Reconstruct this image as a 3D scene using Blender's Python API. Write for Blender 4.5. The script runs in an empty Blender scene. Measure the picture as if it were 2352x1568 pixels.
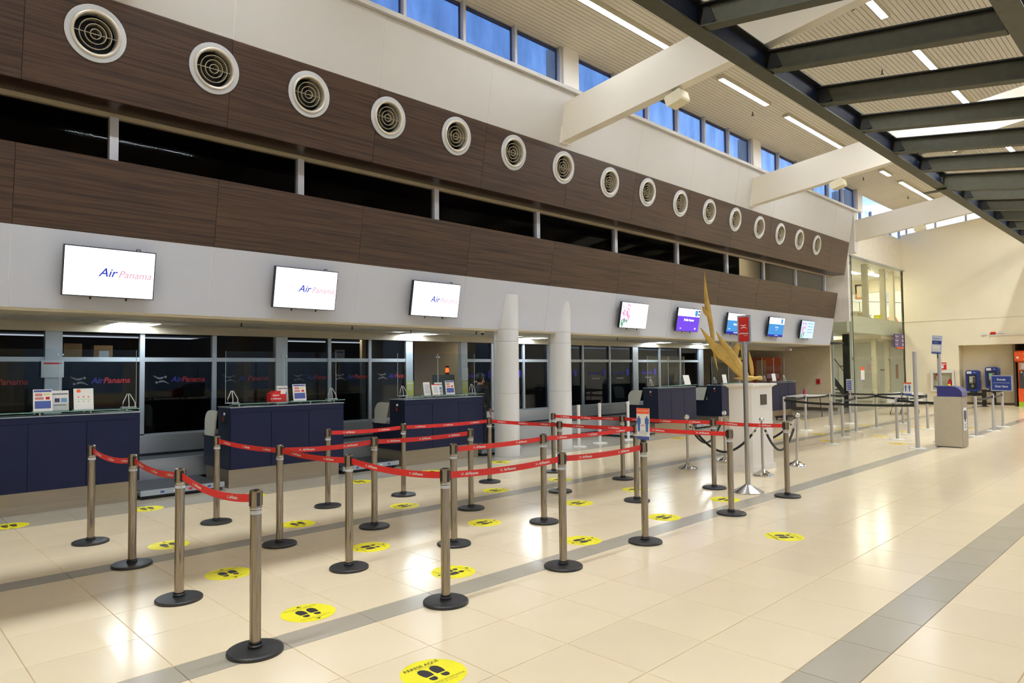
import bpy, math, random
from mathutils import Vector, Matrix
random.seed(7)
S = bpy.context.scene
COL = S.collection
PI = math.pi
# ------------------------------------------------------------------ camera
cam_d = bpy.data.cameras.new('camera'); cam = bpy.data.objects.new('camera', cam_d); COL.objects.link(cam)
cam_d.sensor_width = 36; cam_d.lens = 1578.31*36/2352; cam_d.clip_start = .05; cam_d.clip_end = 300
yaw, pit, rol = 0.795926, 0.0414884, -0.01048
f = Vector((math.cos(pit)*math.cos(yaw), math.cos(pit)*math.sin(yaw), math.sin(pit)))
r0 = Vector((math.sin(yaw), -math.cos(yaw), 0)); u0 = r0.cross(f)
r = math.cos(rol)*r0 + math.sin(rol)*u0; u = -math.sin(rol)*r0 + math.cos(rol)*u0
cam.matrix_world = Matrix(((r.x, u.x, -f.x, 0), (r.y, u.y, -f.y, 0), (r.z, u.z, -f.z, 1.7), (0, 0, 0, 1)))
S.camera = cam
# ------------------------------------------------------------------ exposure / sky
S.view_settings.view_transform = 'Standard'; S.view_settings.look = 'None'
S.view_settings.gamma = 1; S.view_settings.use_curve_mapping = False
S.view_settings.exposure = 0.0
LAMP = 168.0        # hall light strips
SOFFIT = 30.0       # light panels over the counters
SKY = 1.0
S.cycles.max_bounces = 8; S.cycles.diffuse_bounces = 5; S.cycles.glossy_bounces = 4
S.cycles.transmission_bounces = 6; S.cycles.transparent_max_bounces = 12
S.cycles.sample_clamp_indirect = 6; S.cycles.caustics_reflective = False; S.cycles.caustics_refractive = False
S.cycles.use_denoising = True
w = bpy.data.worlds.new('dusk_sky'); S.world = w; w.use_nodes = True
nt = w.node_tree; nt.nodes.clear()
def nd(t, ty, **k):
    n = t.nodes.new(ty)
    for a, b in k.items():
        if a in n.inputs: n.inputs[a].default_value = b
        else: setattr(n, a, b)
    return n
o_ = nd(nt, 'ShaderNodeOutputWorld'); b_ = nd(nt, 'ShaderNodeBackground', Strength=SKY)
tc = nd(nt, 'ShaderNodeTexCoord'); sp = nd(nt, 'ShaderNodeSeparateXYZ'); cr = nd(nt, 'ShaderNodeValToRGB')
nt.links.new(tc.outputs['Generated'], sp.inputs[0]); nt.links.new(sp.outputs['Z'], cr.inputs[0])
nt.links.new(cr.outputs[0], b_.inputs[0]); nt.links.new(b_.outputs[0], o_.inputs[0])
e = cr.color_ramp.elements
e[0].position = 0.0; e[0].color = (.55, .62, .72, 1)
e[1].position = 1.0; e[1].color = (.05, .13, .36, 1)
for p, c in ((.19, (2.0, 2.2, 2.5, 1)), (.208, (.62, .95, 1.7, 1)), (.40, (.28, .53, 1.06, 1)), (.55, (.15, .33, .80, 1))):
    x = cr.color_ramp.elements.new(p); x.color = c

# ------------------------------------------------------------------ materials
def lin(c):
    return tuple(((v/255/12.92) if v/255 <= .04045 else ((v/255+.055)/1.055)**2.4) for v in c)
MATS = {}
def mat(name, rgb, rough=.5, metal=0., spec=.5, noise=None, emit=None, alpha=None, coat=0, trans=0):
    if name in MATS: return MATS[name]
    m = bpy.data.materials.new(name); m.use_nodes = True; MATS[name] = m
    t = m.node_tree; p = t.nodes['Principled BSDF']
    c = lin(rgb) + (1,)
    p.inputs['Base Color'].default_value = c; p.inputs['Roughness'].default_value = rough
    p.inputs['Metallic'].default_value = metal; p.inputs['Specular IOR Level'].default_value = spec
    p.inputs['Coat Weight'].default_value = coat
    if trans: p.inputs['Transmission Weight'].default_value = trans
    if emit:
        p.inputs['Emission Color'].default_value = lin(emit[0]) + (1,); p.inputs['Emission Strength'].default_value = emit[1]
    # procedural variation: object-space noise modulating colour and roughness
    sc, amt, stretch = noise or (6, .05, (1, 1, 1))
    tx = nd(t, 'ShaderNodeTexCoord'); mp = nd(t, 'ShaderNodeMapping'); mp.inputs['Scale'].default_value = stretch
    nz = nd(t, 'ShaderNodeTexNoise', Scale=sc, Detail=4.0)
    rm = nd(t, 'ShaderNodeMapRange'); rm.inputs['To Min'].default_value = 1-amt; rm.inputs['To Max'].default_value = 1+amt
    rm.inputs['From Min'].default_value = .25; rm.inputs['From Max'].default_value = .75
    mx = nd(t, 'ShaderNodeMix', data_type='RGBA', blend_type='MULTIPLY'); mx.inputs[0].default_value = 1
    t.links.new(tx.outputs['Object'], mp.inputs[0]); t.links.new(mp.outputs[0], nz.inputs['Vector'])
    t.links.new(nz.outputs['Fac'], rm.inputs[0]); mx.inputs[6].default_value = c
    t.links.new(rm.outputs[0], mx.inputs[7]); t.links.new(mx.outputs[2], p.inputs['Base Color'])
    return m
def glass_mat(name, tint=(1, 1, 1), refl=.12, opac=0., opcol=(20, 22, 24), rough=.02):
    """thin pane: clear straight-through light with a mirror film on top and, when opac>0, a tinted body"""
    m = bpy.data.materials.new(name); m.use_nodes = True; MATS[name] = m
    t = m.node_tree; t.nodes.clear()
    o = nd(t, 'ShaderNodeOutputMaterial'); tr = nd(t, 'ShaderNodeBsdfTransparent'); tr.inputs[0].default_value = tuple(tint)+(1,)
    gl = nd(t, 'ShaderNodeBsdfGlossy', Roughness=rough); df = nd(t, 'ShaderNodeBsdfDiffuse'); df.inputs[0].default_value = lin(opcol)+(1,)
    m1 = nd(t, 'ShaderNodeMixShader'); m1.inputs[0].default_value = opac
    fr = nd(t, 'ShaderNodeLayerWeight'); fr.inputs[0].default_value = .25
    mr = nd(t, 'ShaderNodeMapRange'); mr.inputs['To Min'].default_value = refl*.45; mr.inputs['To Max'].default_value = min(1, refl*4)
    m2 = nd(t, 'ShaderNodeMixShader')
    t.links.new(tr.outputs[0], m1.inputs[1]); t.links.new(df.outputs[0], m1.inputs[2])
    t.links.new(fr.outputs['Fresnel'], mr.inputs[0]); t.links.new(mr.outputs[0], m2.inputs[0])
    t.links.new(m1.outputs[0], m2.inputs[1]); t.links.new(gl.outputs[0], m2.inputs[2]); t.links.new(m2.outputs[0], o.inputs[0])
    return m
def emis(name, rgb, k):
    m = bpy.data.materials.new(name); m.use_nodes = True; MATS[name] = m
    t = m.node_tree; t.nodes.clear()
    o = nd(t, 'ShaderNodeOutputMaterial'); em = nd(t, 'ShaderNodeEmission', Strength=k); em.inputs[0].default_value = lin(rgb)+(1,)
    t.links.new(em.outputs[0], o.inputs[0]); return m
def wood_mat(name, dark, light):
    m = bpy.data.materials.new(name); m.use_nodes = True; MATS[name] = m
    t = m.node_tree; p = t.nodes['Principled BSDF']
    tx = nd(t, 'ShaderNodeTexCoord'); oi = nd(t, 'ShaderNodeObjectInfo')
    ad = nd(t, 'ShaderNodeVectorMath', operation='ADD'); cb = nd(t, 'ShaderNodeCombineXYZ')
    ml = nd(t, 'ShaderNodeMath', operation='MULTIPLY'); ml.inputs[1].default_value = 37.
    t.links.new(oi.outputs['Random'], ml.inputs[0]); t.links.new(ml.outputs[0], cb.inputs[0]); t.links.new(ml.outputs[0], cb.inputs[2])
    t.links.new(tx.outputs['Object'], ad.inputs[0]); t.links.new(cb.outputs[0], ad.inputs[1])
    mp = nd(t, 'ShaderNodeMapping'); mp.inputs['Scale'].default_value = (.55, 6, 26)
    n1 = nd(t, 'ShaderNodeTexNoise', Scale=1.3, Detail=6.0, Roughness=.62, Distortion=.35)
    cr2 = nd(t, 'ShaderNodeValToRGB'); a = cr2.color_ramp.elements
    a[0].position = .33; a[0].color = lin(dark)+(1,); a[1].position = .58; a[1].color = lin(light)+(1,)
    t.links.new(ad.outputs[0], mp.inputs[0]); t.links.new(mp.outputs[0], n1.inputs['Vector'])
    t.links.new(n1.outputs['Fac'], cr2.inputs[0]); t.links.new(cr2.outputs[0], p.inputs['Base Color'])
    p.inputs['Roughness'].default_value = .38; p.inputs['Specular IOR Level'].default_value = .4
    return m
def tile_mat(name, rgb, rough, amt=.03):
    m = mat(name, rgb, rough, noise=(1.2, amt, (1, 1, 1)), spec=.5)
    t = m.node_tree; p = t.nodes['Principled BSDF']
    mx = [n for n in t.nodes if n.bl_idname == 'ShaderNodeMix'][0]
    oi = nd(t, 'ShaderNodeObjectInfo'); mr = nd(t, 'ShaderNodeMapRange'); mr.inputs['To Min'].default_value = .975; mr.inputs['To Max'].default_value = 1.02
    m2 = nd(t, 'ShaderNodeMix', data_type='RGBA', blend_type='MULTIPLY'); m2.inputs[0].default_value = 1
    t.links.new(oi.outputs['Random'], mr.inputs[0]); t.links.new(mx.outputs[2], m2.inputs[6]); t.links.new(mr.outputs[0], m2.inputs[7])
    t.links.new(m2.outputs[2], p.inputs['Base Color'])
    return m
m_tile = tile_mat('beige_tile', (246, 228, 193), .17)
m_tile2 = tile_mat('grey_tile', (182, 174, 157), .17, .05)
m_grout = mat('grout', (150, 132, 105), .8)
m_wood = wood_mat('brown_laminate', (43, 31, 24), (76, 56, 43))
m_wood_d = mat('brown_soffit', (48, 34, 26), .3, noise=(3, .15, (.3, 3, 3)))
m_white = mat('white_panel', (196, 192, 187), .42, noise=(2, .015, (1, 1, 1)))
m_fascia = mat('cool_cast_cladding', (194, 197, 208), .4, noise=(2, .015, (1, 1, 1)))  # cool cast of the light is mixed into this cladding colour
m_white2 = mat('white_paint', (240, 235, 228), .45, noise=(2, .015, (1, 1, 1)))
m_cream = mat('cream_wall', (248, 236, 206), .6, noise=(1.5, .02, (1, 1, 1)))
m_gap = mat('joint_backing', (244, 240, 232), .7)
m_gapd = mat('dark_backing', (28, 20, 17), .7)
m_plank = mat('ceiling_plank', (224, 216, 200), .6, spec=.25, noise=(2, .05, (.4, 4, 1)))
m_groove = mat('plank_groove', (92, 80, 62), .9)
m_steel = mat('grey_green_steel', (72, 71, 57), .6, spec=.3, noise=(9, .12, (1, 1, 1)))
m_steel_d = mat('dark_steel', (30, 29, 26), .6, spec=.3)
m_roofb = mat('white_beam', (238, 230, 214), .4, noise=(2, .015, (1, 1, 1)))
m_alu = mat('aluminium', (176, 184, 190), .35, .55)
m_alu2 = mat('white_aluminium', (196, 196, 206), .4, .1)
m_inox = mat('brushed_inox', (186, 190, 194), .34, .6, noise=(30, .06, (.15, 4, 4)))
m_inox_w = mat('warm_inox', (170, 156, 134), .32, .7, noise=(30, .06, (.15, 4, 4)))
m_navy = mat('navy_laminate', (14, 22, 56), .4, spec=.3, noise=(4, .1, (1, 1, 1)))
m_navy2 = mat('navy_side', (22, 27, 46), .4)
m_chrome = mat('worn_chrome', (146, 136, 122), .11, 1., noise=(30, .22, (6, 6, .25)))
m_chrome2 = mat('bright_chrome', (222, 220, 216), .07, 1.)
m_satin = mat('satin_steel', (178, 176, 172), .24, 1., noise=(30, .04, (4, 4, .3)))
m_blackp = mat('black_plastic', (30, 30, 31), .4)
m_base = mat('black_base', (42, 42, 43), .42, noise=(12, .2, (1, 1, 1)))
m_red = mat('red_belt', (214, 38, 34), .55, noise=(20, .06, (1, 1, 1)))
m_print = mat('white_print', (238, 236, 232), .6)
m_black = mat('black_belt', (16, 16, 17), .6)
m_gpost = mat('silver_grey_post', (188, 184, 180), .38, .45)
m_gbase = mat('pale_base', (226, 222, 208), .35)
m_wpost = mat('white_post', (226, 224, 218), .4)
m_col = mat('column_cladding', (218, 218, 218), .33, .1, noise=(2, .02, (1, 1, 1)))
m_yel = mat('yellow_vinyl', (255, 244, 40), .45)
m_ink = mat('black_ink', (44, 42, 46), .5)
m_ink2 = mat('faint_ink', (150, 120, 20), .6)
m_gold = mat('gold_leaf', (206, 172, 92), .38, .45, noise=(9, .18, (1, 1, 1)))
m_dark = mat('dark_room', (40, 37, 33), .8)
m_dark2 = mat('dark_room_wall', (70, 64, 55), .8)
m_black_t = mat('tv_bezel', (20, 20, 30), .3)
m_paper = mat('white_paper', (236, 234, 230), .7)
m_paper_y = mat('yellow_paper', (176, 178, 96), .7)
m_redp = mat('red_plastic', (196, 26, 26), .4)
m_redsign = mat('red_sign', (186, 30, 30), .4)
m_blue = mat('blue_plastic', (42, 46, 118), .4)
m_blue2 = mat('phone_blue', (26, 52, 140), .35)
m_bluesign = mat('blue_sign', (36, 60, 140), .45)
m_bluep = mat('blue_print', (70, 90, 160), .6)
m_orange = mat('orange_machine', (226, 84, 24), .4)
m_orp = mat('orange_print', (236, 96, 50), .5)
m_green = mat('lime_stripe', (160, 190, 40), .5)
m_kiosk = mat('grey_kiosk', (184, 175, 154), .5)
m_kiosk2 = mat('kiosk_front', (140, 130, 116), .4, .3)
m_beige = mat('beige_wall', (224, 209, 176), .6, noise=(1.5, .03, (1, 1, 1)))
m_skirt = mat('dark_skirting', (98, 84, 66), .5)
m_card = mat('cardboard', (150, 116, 68), .8)
m_skin = mat('skin', (176, 122, 92), .55)
m_shirt = mat('black_shirt', (26, 26, 29), .8)
m_trou = mat('navy_trousers', (20, 22, 40), .8)
m_hair = mat('black_hair', (14, 12, 12), .6)
m_speaker = mat('cream_plastic', (232, 222, 190), .5)
m_rope = mat('black_rope', (12, 12, 14), .5)
m_purple = mat('purple_sign', (94, 70, 130), .5)
m_belt_top = mat('conveyor_rubber', (52, 55, 58), .5)
m_wing = mat('grey_wing_panel', (190, 190, 178), .5)
m_pink = mat('pink_bottle', (170, 40, 100), .4)
m_stair = mat('black_stair', (30, 33, 32), .5)
m_room = mat('pale_green_wall', (228, 230, 222), .6)
m_beigecol = mat('beige_column', (206, 196, 166), .6)
g_dark = glass_mat('dark_window_glass', (.68, .68, .68), .006)
g_film = glass_mat('tinted_lower_glass', (.33, .38, .46), .05)
g_clear = glass_mat('clear_acrylic', (.93, .955, .95), .02)
g_green = glass_mat('greenish_glass', (.965, .985, .95), .04)
g_edge = mat('glass_edge', (120, 160, 148), .15)
g_top = glass_mat('green_counter_glass', (.55, .72, .66), .25)
m_led = emis('led_strip_glow', (240, 246, 252), LAMP)
m_led_w = emis('led_strip_glow_wall_row', (240, 246, 252), LAMP*.25)
m_pan = emis('cool_panel_glow', (232, 244, 255), SOFFIT)
m_rled = emis('room_panel_glow', (255, 248, 234), 110.)
m_scr = emis('screen_white', (246, 248, 255), 2.2)
m_scr_p = emis('screen_violet', (128, 84, 240), 1.05)
m_scr_b = emis('screen_sky', (86, 160, 226), 1.05)
m_scr_k = emis('screen_pink', (236, 150, 205), 1.1)
m_scr_g = emis('screen_green', (120, 190, 150), 1.0)
m_scr_t = emis('screen_faint', (205, 226, 246), 1.3)
m_scr_tb = emis('screen_blue_text', (60, 72, 190), 1.0)
m_scr_tr = emis('screen_rose_text', (244, 176, 200), .96)
m_scr_n = emis('screen_navy', (66, 70, 190), .9)
m_beacon = emis('beacon_glow', (255, 60, 20), 6.)
# frosted clerestory film: passes tinted daylight
def frosted(name):
    m = bpy.data.materials.new(name); m.use_nodes = True; MATS[name] = m
    t = m.node_tree; t.nodes.clear()
    o = nd(t, 'ShaderNodeOutputMaterial'); tr = nd(t, 'ShaderNodeBsdfTransparent')
    tx = nd(t, 'ShaderNodeTexCoord'); mp = nd(t, 'ShaderNodeMapping'); mp.inputs['Scale'].default_value = (1.2, 1, .35)
    nz = nd(t, 'ShaderNodeTexNoise', Scale=2.2, Detail=5.0); cr3 = nd(t, 'ShaderNodeValToRGB')
    a = cr3.color_ramp.elements; a[0].position = .3; a[0].color = (.62, .70, .80, 1); a[1].position = .7; a[1].color = (.86, .92, 1, 1)
    gl = nd(t, 'ShaderNodeBsdfGlossy', Roughness=.08); mx = nd(t, 'ShaderNodeMixShader'); mx.inputs[0].default_value = .06
    t.links.new(tx.outputs['Object'], mp.inputs[0]); t.links.new(mp.outputs[0], nz.inputs['Vector']); t.links.new(nz.outputs['Fac'], cr3.inputs[0])
    t.links.new(cr3.outputs[0], tr.inputs[0]); t.links.new(tr.outputs[0], mx.inputs[1]); t.links.new(gl.outputs[0], mx.inputs[2]); t.links.new(mx.outputs[0], o.inputs[0])
    return m
g_sky = frosted('blue_filmed_pane')

# ------------------------------------------------------------------ mesh helpers
class B:
    def __init__(s): s.v = []; s.f = []; s.s = []
    def add(s, vs, fs, smooth=False):
        o = len(s.v); s.v += [tuple(v) for v in vs]
        for fc in fs: s.f.append(tuple(i+o for i in fc)); s.s.append(smooth)
        return s
    def box(s, x0, y0, z0, x1, y1, z1):
        x0, x1 = min(x0, x1), max(x0, x1); y0, y1 = min(y0, y1), max(y0, y1); z0, z1 = min(z0, z1), max(z0, z1)
        return s.hexa([(x0, y0, z0), (x1, y0, z0), (x1, y1, z0), (x0, y1, z0), (x0, y0, z1), (x1, y0, z1), (x1, y1, z1), (x0, y1, z1)])
    def hexa(s, v):
        return s.add(v, [(3, 2, 1, 0), (4, 5, 6, 7), (0, 1, 5, 4), (1, 2, 6, 5), (2, 3, 7, 6), (3, 0, 4, 7)])
    def bar(s, a, b, wd, ht, up=(0, 0, 1)):
        a = Vector(a); b = Vector(b); d = (b-a).normalized(); up = Vector(up)
        if abs(d.dot(up)) > .99: up = Vector((0, 1, 0))
        x = d.cross(up).normalized()*wd/2; y = x.cross(d).normalized()*ht/2
        return s.hexa([a-x-y, a+x-y, b+x-y, b-x-y, a-x+y, a+x+y, b+x+y, b-x+y])
    def lathe(s, prof, n=20, at=(0, 0, 0), axis='Z', smooth=True, caps=True):
        def P(rr, h, a):
            c, q = rr*math.cos(a), rr*math.sin(a)
            if axis == 'Z': return (at[0]+c, at[1]+q, at[2]+h)
            if axis == 'Y': return (at[0]+q, at[1]+h, at[2]+c)
            return (at[0]+h, at[1]+c, at[2]+q)
        for (ra, ha), (rb, hb) in zip(prof, prof[1:]):
            vs = [P(ra, ha, 2*PI*i/n) for i in range(n)] + [P(rb, hb, 2*PI*i/n) for i in range(n)]
            s.add(vs, [(i, (i+1) % n, n+(i+1) % n, n+i) for i in range(n)], smooth)
        if caps:
            for rr, h, fl in ((prof[0][0], prof[0][1], True), (prof[-1][0], prof[-1][1], False)):
                if rr > 1e-5:
                    s.add([P(rr, h, 2*PI*i/n) for i in range(n)], [tuple(reversed(range(n))) if fl else tuple(range(n))])
        return s
    def cyl(s, a, b, rad, n=12, rad2=None):
        a = Vector(a); b = Vector(b); d = (b-a).normalized(); t = Vector((0, 0, 1)) if abs(d.z) < .9 else Vector((1, 0, 0))
        x = d.cross(t).normalized(); y = d.cross(x); r2 = rad if rad2 is None else rad2
        A = [a+(x*math.cos(2*PI*i/n)+y*math.sin(2*PI*i/n))*rad for i in range(n)]
        C = [b+(x*math.cos(2*PI*i/n)+y*math.sin(2*PI*i/n))*r2 for i in range(n)]
        s.add(A+C, [(i, (i+1) % n, n+(i+1) % n, n+i) for i in range(n)], True)
        s.add(A, [tuple(reversed(range(n)))]); s.add(C, [tuple(range(n))]); return s
    def tube(s, pts, rad, n=8):
        pts = [Vector(p) for p in pts]; rings = []
        for i, p in enumerate(pts):
            d = (pts[min(i+1, len(pts)-1)]-pts[max(i-1, 0)]).normalized()
            t = Vector((0, 0, 1)) if abs(d.z) < .95 else Vector((1, 0, 0))
            x = d.cross(t).normalized(); y = d.cross(x); rr = rad[i] if isinstance(rad, (list, tuple)) else rad
            rings.append([p+(x*math.cos(2*PI*k/n)+y*math.sin(2*PI*k/n))*rr for k in range(n)])
        return s.rings(rings)
    def rings(s, rings):
        n = len(rings[0]); vs = [v for rg in rings for v in rg]
        fs = [(i*n+k, i*n+(k+1) % n, (i+1)*n+(k+1) % n, (i+1)*n+k) for i in range(len(rings)-1) for k in range(n)]
        s.add(vs, fs, True)
        s.add(rings[0], [tuple(reversed(range(n)))]); s.add(rings[-1], [tuple(range(n))]); return s
    def loft(s, secs, n=12):   # secs: (centre, half-axis a, half-axis b)
        return s.rings([[Vector(c)+Vector(a)*math.cos(2*PI*k/n)+Vector(b)*math.sin(2*PI*k/n) for k in range(n)] for c, a, b in secs])
    def prism(s, poly, z0, z1, plane='XY'):
        def P(p, h): return {'XY': (p[0], p[1], h), 'XZ': (p[0], h, p[1]), 'YZ': (h, p[0], p[1])}[plane]
        n = len(poly)
        s.add([P(p, z0) for p in poly]+[P(p, z1) for p in poly], [tuple(reversed(range(n))), tuple(range(n, 2*n))]+[(i, (i+1) % n, n+(i+1) % n, n+i) for i in range(n)])
        return s
    def sphere(s, c, rad, n=14, m=8, sc=(1, 1, 1)):
        prof = [(rad*math.sin(PI*i/m), -rad*math.cos(PI*i/m)) for i in range(m+1)]
        o = len(s.v); s.lathe([(max(a, 1e-6), b) for a, b in prof], n, (0, 0, 0), caps=False)
        for i in range(o, len(s.v)):
            v = s.v[i]; s.v[i] = (c[0]+v[0]*sc[0], c[1]+v[1]*sc[1], c[2]+v[2]*sc[2])
        return s
    def xf(s, M):
        s.v = [tuple(M @ Vector(v)) for v in s.v]; return s
    def mesh(s, name, m):
        me = bpy.data.meshes.new(name); me.from_pydata(s.v, [], s.f)
        me.polygons.foreach_set('use_smooth', s.s); me.materials.append(m); me.validate(); me.update()
        return me
    def build(s, name, m, parent=None, world=False, M=None, label=None):
        return link(name, s.mesh(name, m), parent, world, M, label)
def WM(o): return Matrix.LocRotScale(o.location, o.rotation_euler, o.scale)
def link(name, me, parent=None, world=False, M=None, label=None):
    o = bpy.data.objects.new(name, me); COL.objects.link(o)
    if M is not None: o.matrix_local = M
    if parent is not None:
        o.parent = parent
        if world and parent.parent is None: o.matrix_parent_inverse = WM(parent).inverted()
    if label: o['label'] = label
    return o
def tag(o, label, cat, group=None, kind=None):
    if label: o['label'] = label
    if cat: o['category'] = cat
    if group: o['group'] = group
    if kind: o['kind'] = kind
    return o
def T(name, label, cat, loc=(0, 0, 0), rz=0, group=None):
    o = bpy.data.objects.new(name, None); COL.objects.link(o); o.location = loc; o.rotation_euler = (0, 0, rz)
    o.empty_display_size = .1
    return tag(o, label, cat, group)
def ST(name):
    o = bpy.data.objects.new(name, None); COL.objects.link(o); o['kind'] = 'structure'; return o
def kids(o): return [c for c in COL.objects if c.parent == o]
class Proto:
    """remembers a thing and its tree so that copies are cheap"""
    def __init__(s, root): s.tree = s.scan(root); s.used = False
    def scan(s, o): return (o, [s.scan(c) for c in kids(o)])
    def place(s, label, loc, rz=0, group=None, rot=None):
        if not s.used: s.used = True; r_ = s.tree[0]
        else: r_ = s.copy(s.tree, None)
        r_.location = loc; r_.rotation_euler = rot or (0, 0, rz); r_['label'] = label
        if group: r_['group'] = group
        return r_
    def copy(s, tr, par):
        c = tr[0].copy(); COL.objects.link(c)
        if par is not None: c.parent = par
        for k in tr[1]: s.copy(k, c)
        return c
def frame(o, ux, uy, un=None):
    ux = Vector(ux).normalized(); uy = Vector(uy).normalized(); un = Vector(un) if un else ux.cross(uy)
    o = Vector(o)
    return Matrix(((ux.x, uy.x, un.x, o.x), (ux.y, uy.y, un.y, o.y), (ux.z, uy.z, un.z, o.z), (0, 0, 0, 1)))
TXT = {}
def text_mesh(s, size, m, shear=0., align='CENTER', weight=0.):
    k = (s, size, m.name, shear, align, weight)
    if k in TXT: return TXT[k]
    cu = bpy.data.curves.new('text', 'FONT'); cu.body = s; cu.size = size; cu.shear = shear; cu.align_x = align; cu.align_y = 'CENTER'
    cu.offset = weight; cu.resolution_u = 2; cu.fill_mode = 'FRONT'
    ob = bpy.data.objects.new('text', cu); COL.objects.link(ob)
    bpy.context.view_layer.update()
    me = bpy.data.meshes.new_from_object(ob.evaluated_get(bpy.context.evaluated_depsgraph_get()))
    bpy.data.objects.remove(ob); bpy.data.curves.remove(cu)
    me.name = 'lettering'; me.materials.clear(); me.materials.append(m); TXT[k] = me
    return me
def star(cx, cy, rr, rot=0, k=.42):
    return [(cx+(rr if i % 2 == 0 else rr*k)*math.sin(rot+i*PI/5), cy+(rr if i % 2 == 0 else rr*k)*math.cos(rot+i*PI/5)) for i in range(10)]
def flat(b, poly, z=0):
    b.add([(x, y, z) for x, y in poly], [tuple(range(len(poly)))]); return b
def wing_logo(b, sc, ox=0, oy=0):
    """two mirrored wings of three curved stripes, each ending in a star"""
    for sg in (1, -1):
        for k in range(3):
            up = []; lo = []
            for i in range(11):
                t = i/10; x = -.56+t*(.82-.03*k); y = .56-.30*math.sin(min(1, t*1.35)*PI/2)+.26*max(0, t-.6)-.085*k*min(1, .15+t*1.4)
                wv = .012+.014*t
                y *= .62; up.append((x-.05, y+wv)); lo.append((x-.05, y-wv))
            for i in range(10):
                q = [lo[i], lo[i+1], up[i+1], up[i]]
                flat(b, [(ox+sg*x*sc, oy+sg*y*sc) for x, y in q])
        flat(b, [(ox+sg*x*sc, oy+sg*y*sc) for x, y in star(.34, .22, .15, .3)])
    return b
def join_mesh(name, meshes, m):
    vs = []; fs = []
    for me, off in meshes:
        o = len(vs); vs += [(v.co.x+off[0], v.co.y+off[1], v.co.z) for v in me.vertices]
        fs += [tuple(i+o for i in p.vertices) for p in me.polygons]
    me = bpy.data.meshes.new(name); me.from_pydata(vs, [], fs); me.materials.append(m); me.update(); return me

# ================================================================== STRUCTURE
XE = 34.2                      # far wall
# ---- floor: grout bed, separate tiles (nearest 300), the rest joined
floor = ST('floor')
B().box(-6, -9.2, -.06, 40, 18, -.006).build('grout_bed', m_grout, floor)
ybands = [(-9.2, 'b', 10), (-3.4, 'b', 4), (-1.0, 'b', 4), (1.40, 'g', 1), (1.70, 'b', 4), (4.05, 'g', 1), (4.30, 'b', 4), (6.74, 'g', 1), (7.0, 'b', 4), (9.36, 'g2', 14), (17.9, None, 0)]
rows = []
for (ya, k, n), (yb, _, _) in zip(ybands, ybands[1:]):
    for i in range(n): rows.append((ya+(yb-ya)*i/n, ya+(yb-ya)*(i+1)/n, k != 'b'))
TX = .6135; tx0 = 1.426-TX*12
cells = []
for (ya, yb, g) in rows:
    for i in range(76):
        xa = tx0+i*TX; cx, cy = xa+TX/2, (ya+yb)/2
        d = math.hypot(cx, cy); az = math.atan2(cy, cx)
        vis = abs(az-yaw) < .72 and cx > .3
        cells.append((d if vis else d+500, xa, xa+TX, ya, yb, g))
cells.sort()
TB = {}
def tile_mesh(dx, dy, g):
    k = (round(dx, 3), round(dy, 3), g)
    if k not in TB:
        a = .0012; c = .0022; x, y = dx/2-a, dy/2-a
        b = B(); b.add([(-x, -y, -.006), (x, -y, -.006), (x, y, -.006), (-x, y, -.006), (-x+c, -y+c, 0), (x-c, -y+c, 0), (x-c, y-c, 0), (-x+c, y-c, 0)],
            [(4, 5, 6, 7), (0, 1, 5, 4), (1, 2, 6, 5), (2, 3, 7, 6), (3, 0, 4, 7)])
        TB[k] = b.mesh('tile', m_tile2 if g else m_tile)
    return TB[k]
for d, xa, xb, ya, yb, g in cells[:300]:
    o = link('tile', tile_mesh(xb-xa, yb-ya, g), floor); o.location = ((xa+xb)/2, (ya+yb)/2, 0)
fb = {True: B(), False: B()}
for d, xa, xb, ya, yb, g in cells[300:]:
    a = .0012; fb[g].add([(xa+a, ya+a, -.006), (xb-a, ya+a, -.006), (xb-a, yb-a, -.006), (xa+a, yb-a, -.006), (xa+a, ya+a, 0), (xb-a, ya+a, 0), (xb-a, yb-a, 0), (xa+a, yb-a, 0)],
        [(4, 5, 6, 7), (0, 1, 5, 4), (1, 2, 6, 5), (2, 3, 7, 6), (3, 0, 4, 7)])
fb[False].build('tile_field', m_tile, floor)['kind'] = 'stuff'
fb[True].build('tile_band', m_tile2, floor)['kind'] = 'stuff'

# ---- left wall: leaning bulkhead made of separate panels
TL = .178
def yl(z): return 9.84-TL*(z-2.5)                 # lower leaning face
def yu(z): return 9.25-.168*(z-5.02)              # upper leaning face
wl = ST('wall_left')
XB0, XB1 = -3.21, 25.95
xs = [XB0+2.3*k for k in range(13)]+[XB1]
PAN = {}
def panel(x0, x1, z0, z1, fy, m, th=.03, gap=.006):
    k = (round(x1-x0, 2), z0, m.name)
    if k not in PAN:
        L = x1-x0; n = B(); h = (z1-z0); dy = fy(z1)-fy(z0); g = gap/2
        za, zb = g, h-g
        ya = lambda z: dy*z/h
        n.hexa([(g, ya(za), za), (L-g, ya(za), za), (L-g, ya(za)+th, za), (g, ya(za)+th, za), (g, ya(zb), zb), (L-g, ya(zb), zb), (L-g, ya(zb)+th, zb), (g, ya(zb)+th, zb)])
        PAN[k] = n.mesh('panel', m)
    o = link('panel', PAN[k], wl); o.location = (x0, fy(z0), z0)
for a, c in zip(xs, xs[1:]):
    panel(a, c, 2.5, 3.45, yl, m_fascia)
    panel(a, c, 3.45, 4.37, yl, m_wood)
    panel(a, c, 5.02, 6.17, yu, m_wood)
    panel(a, c, 6.17, 7.27, yu, m_white)
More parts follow.
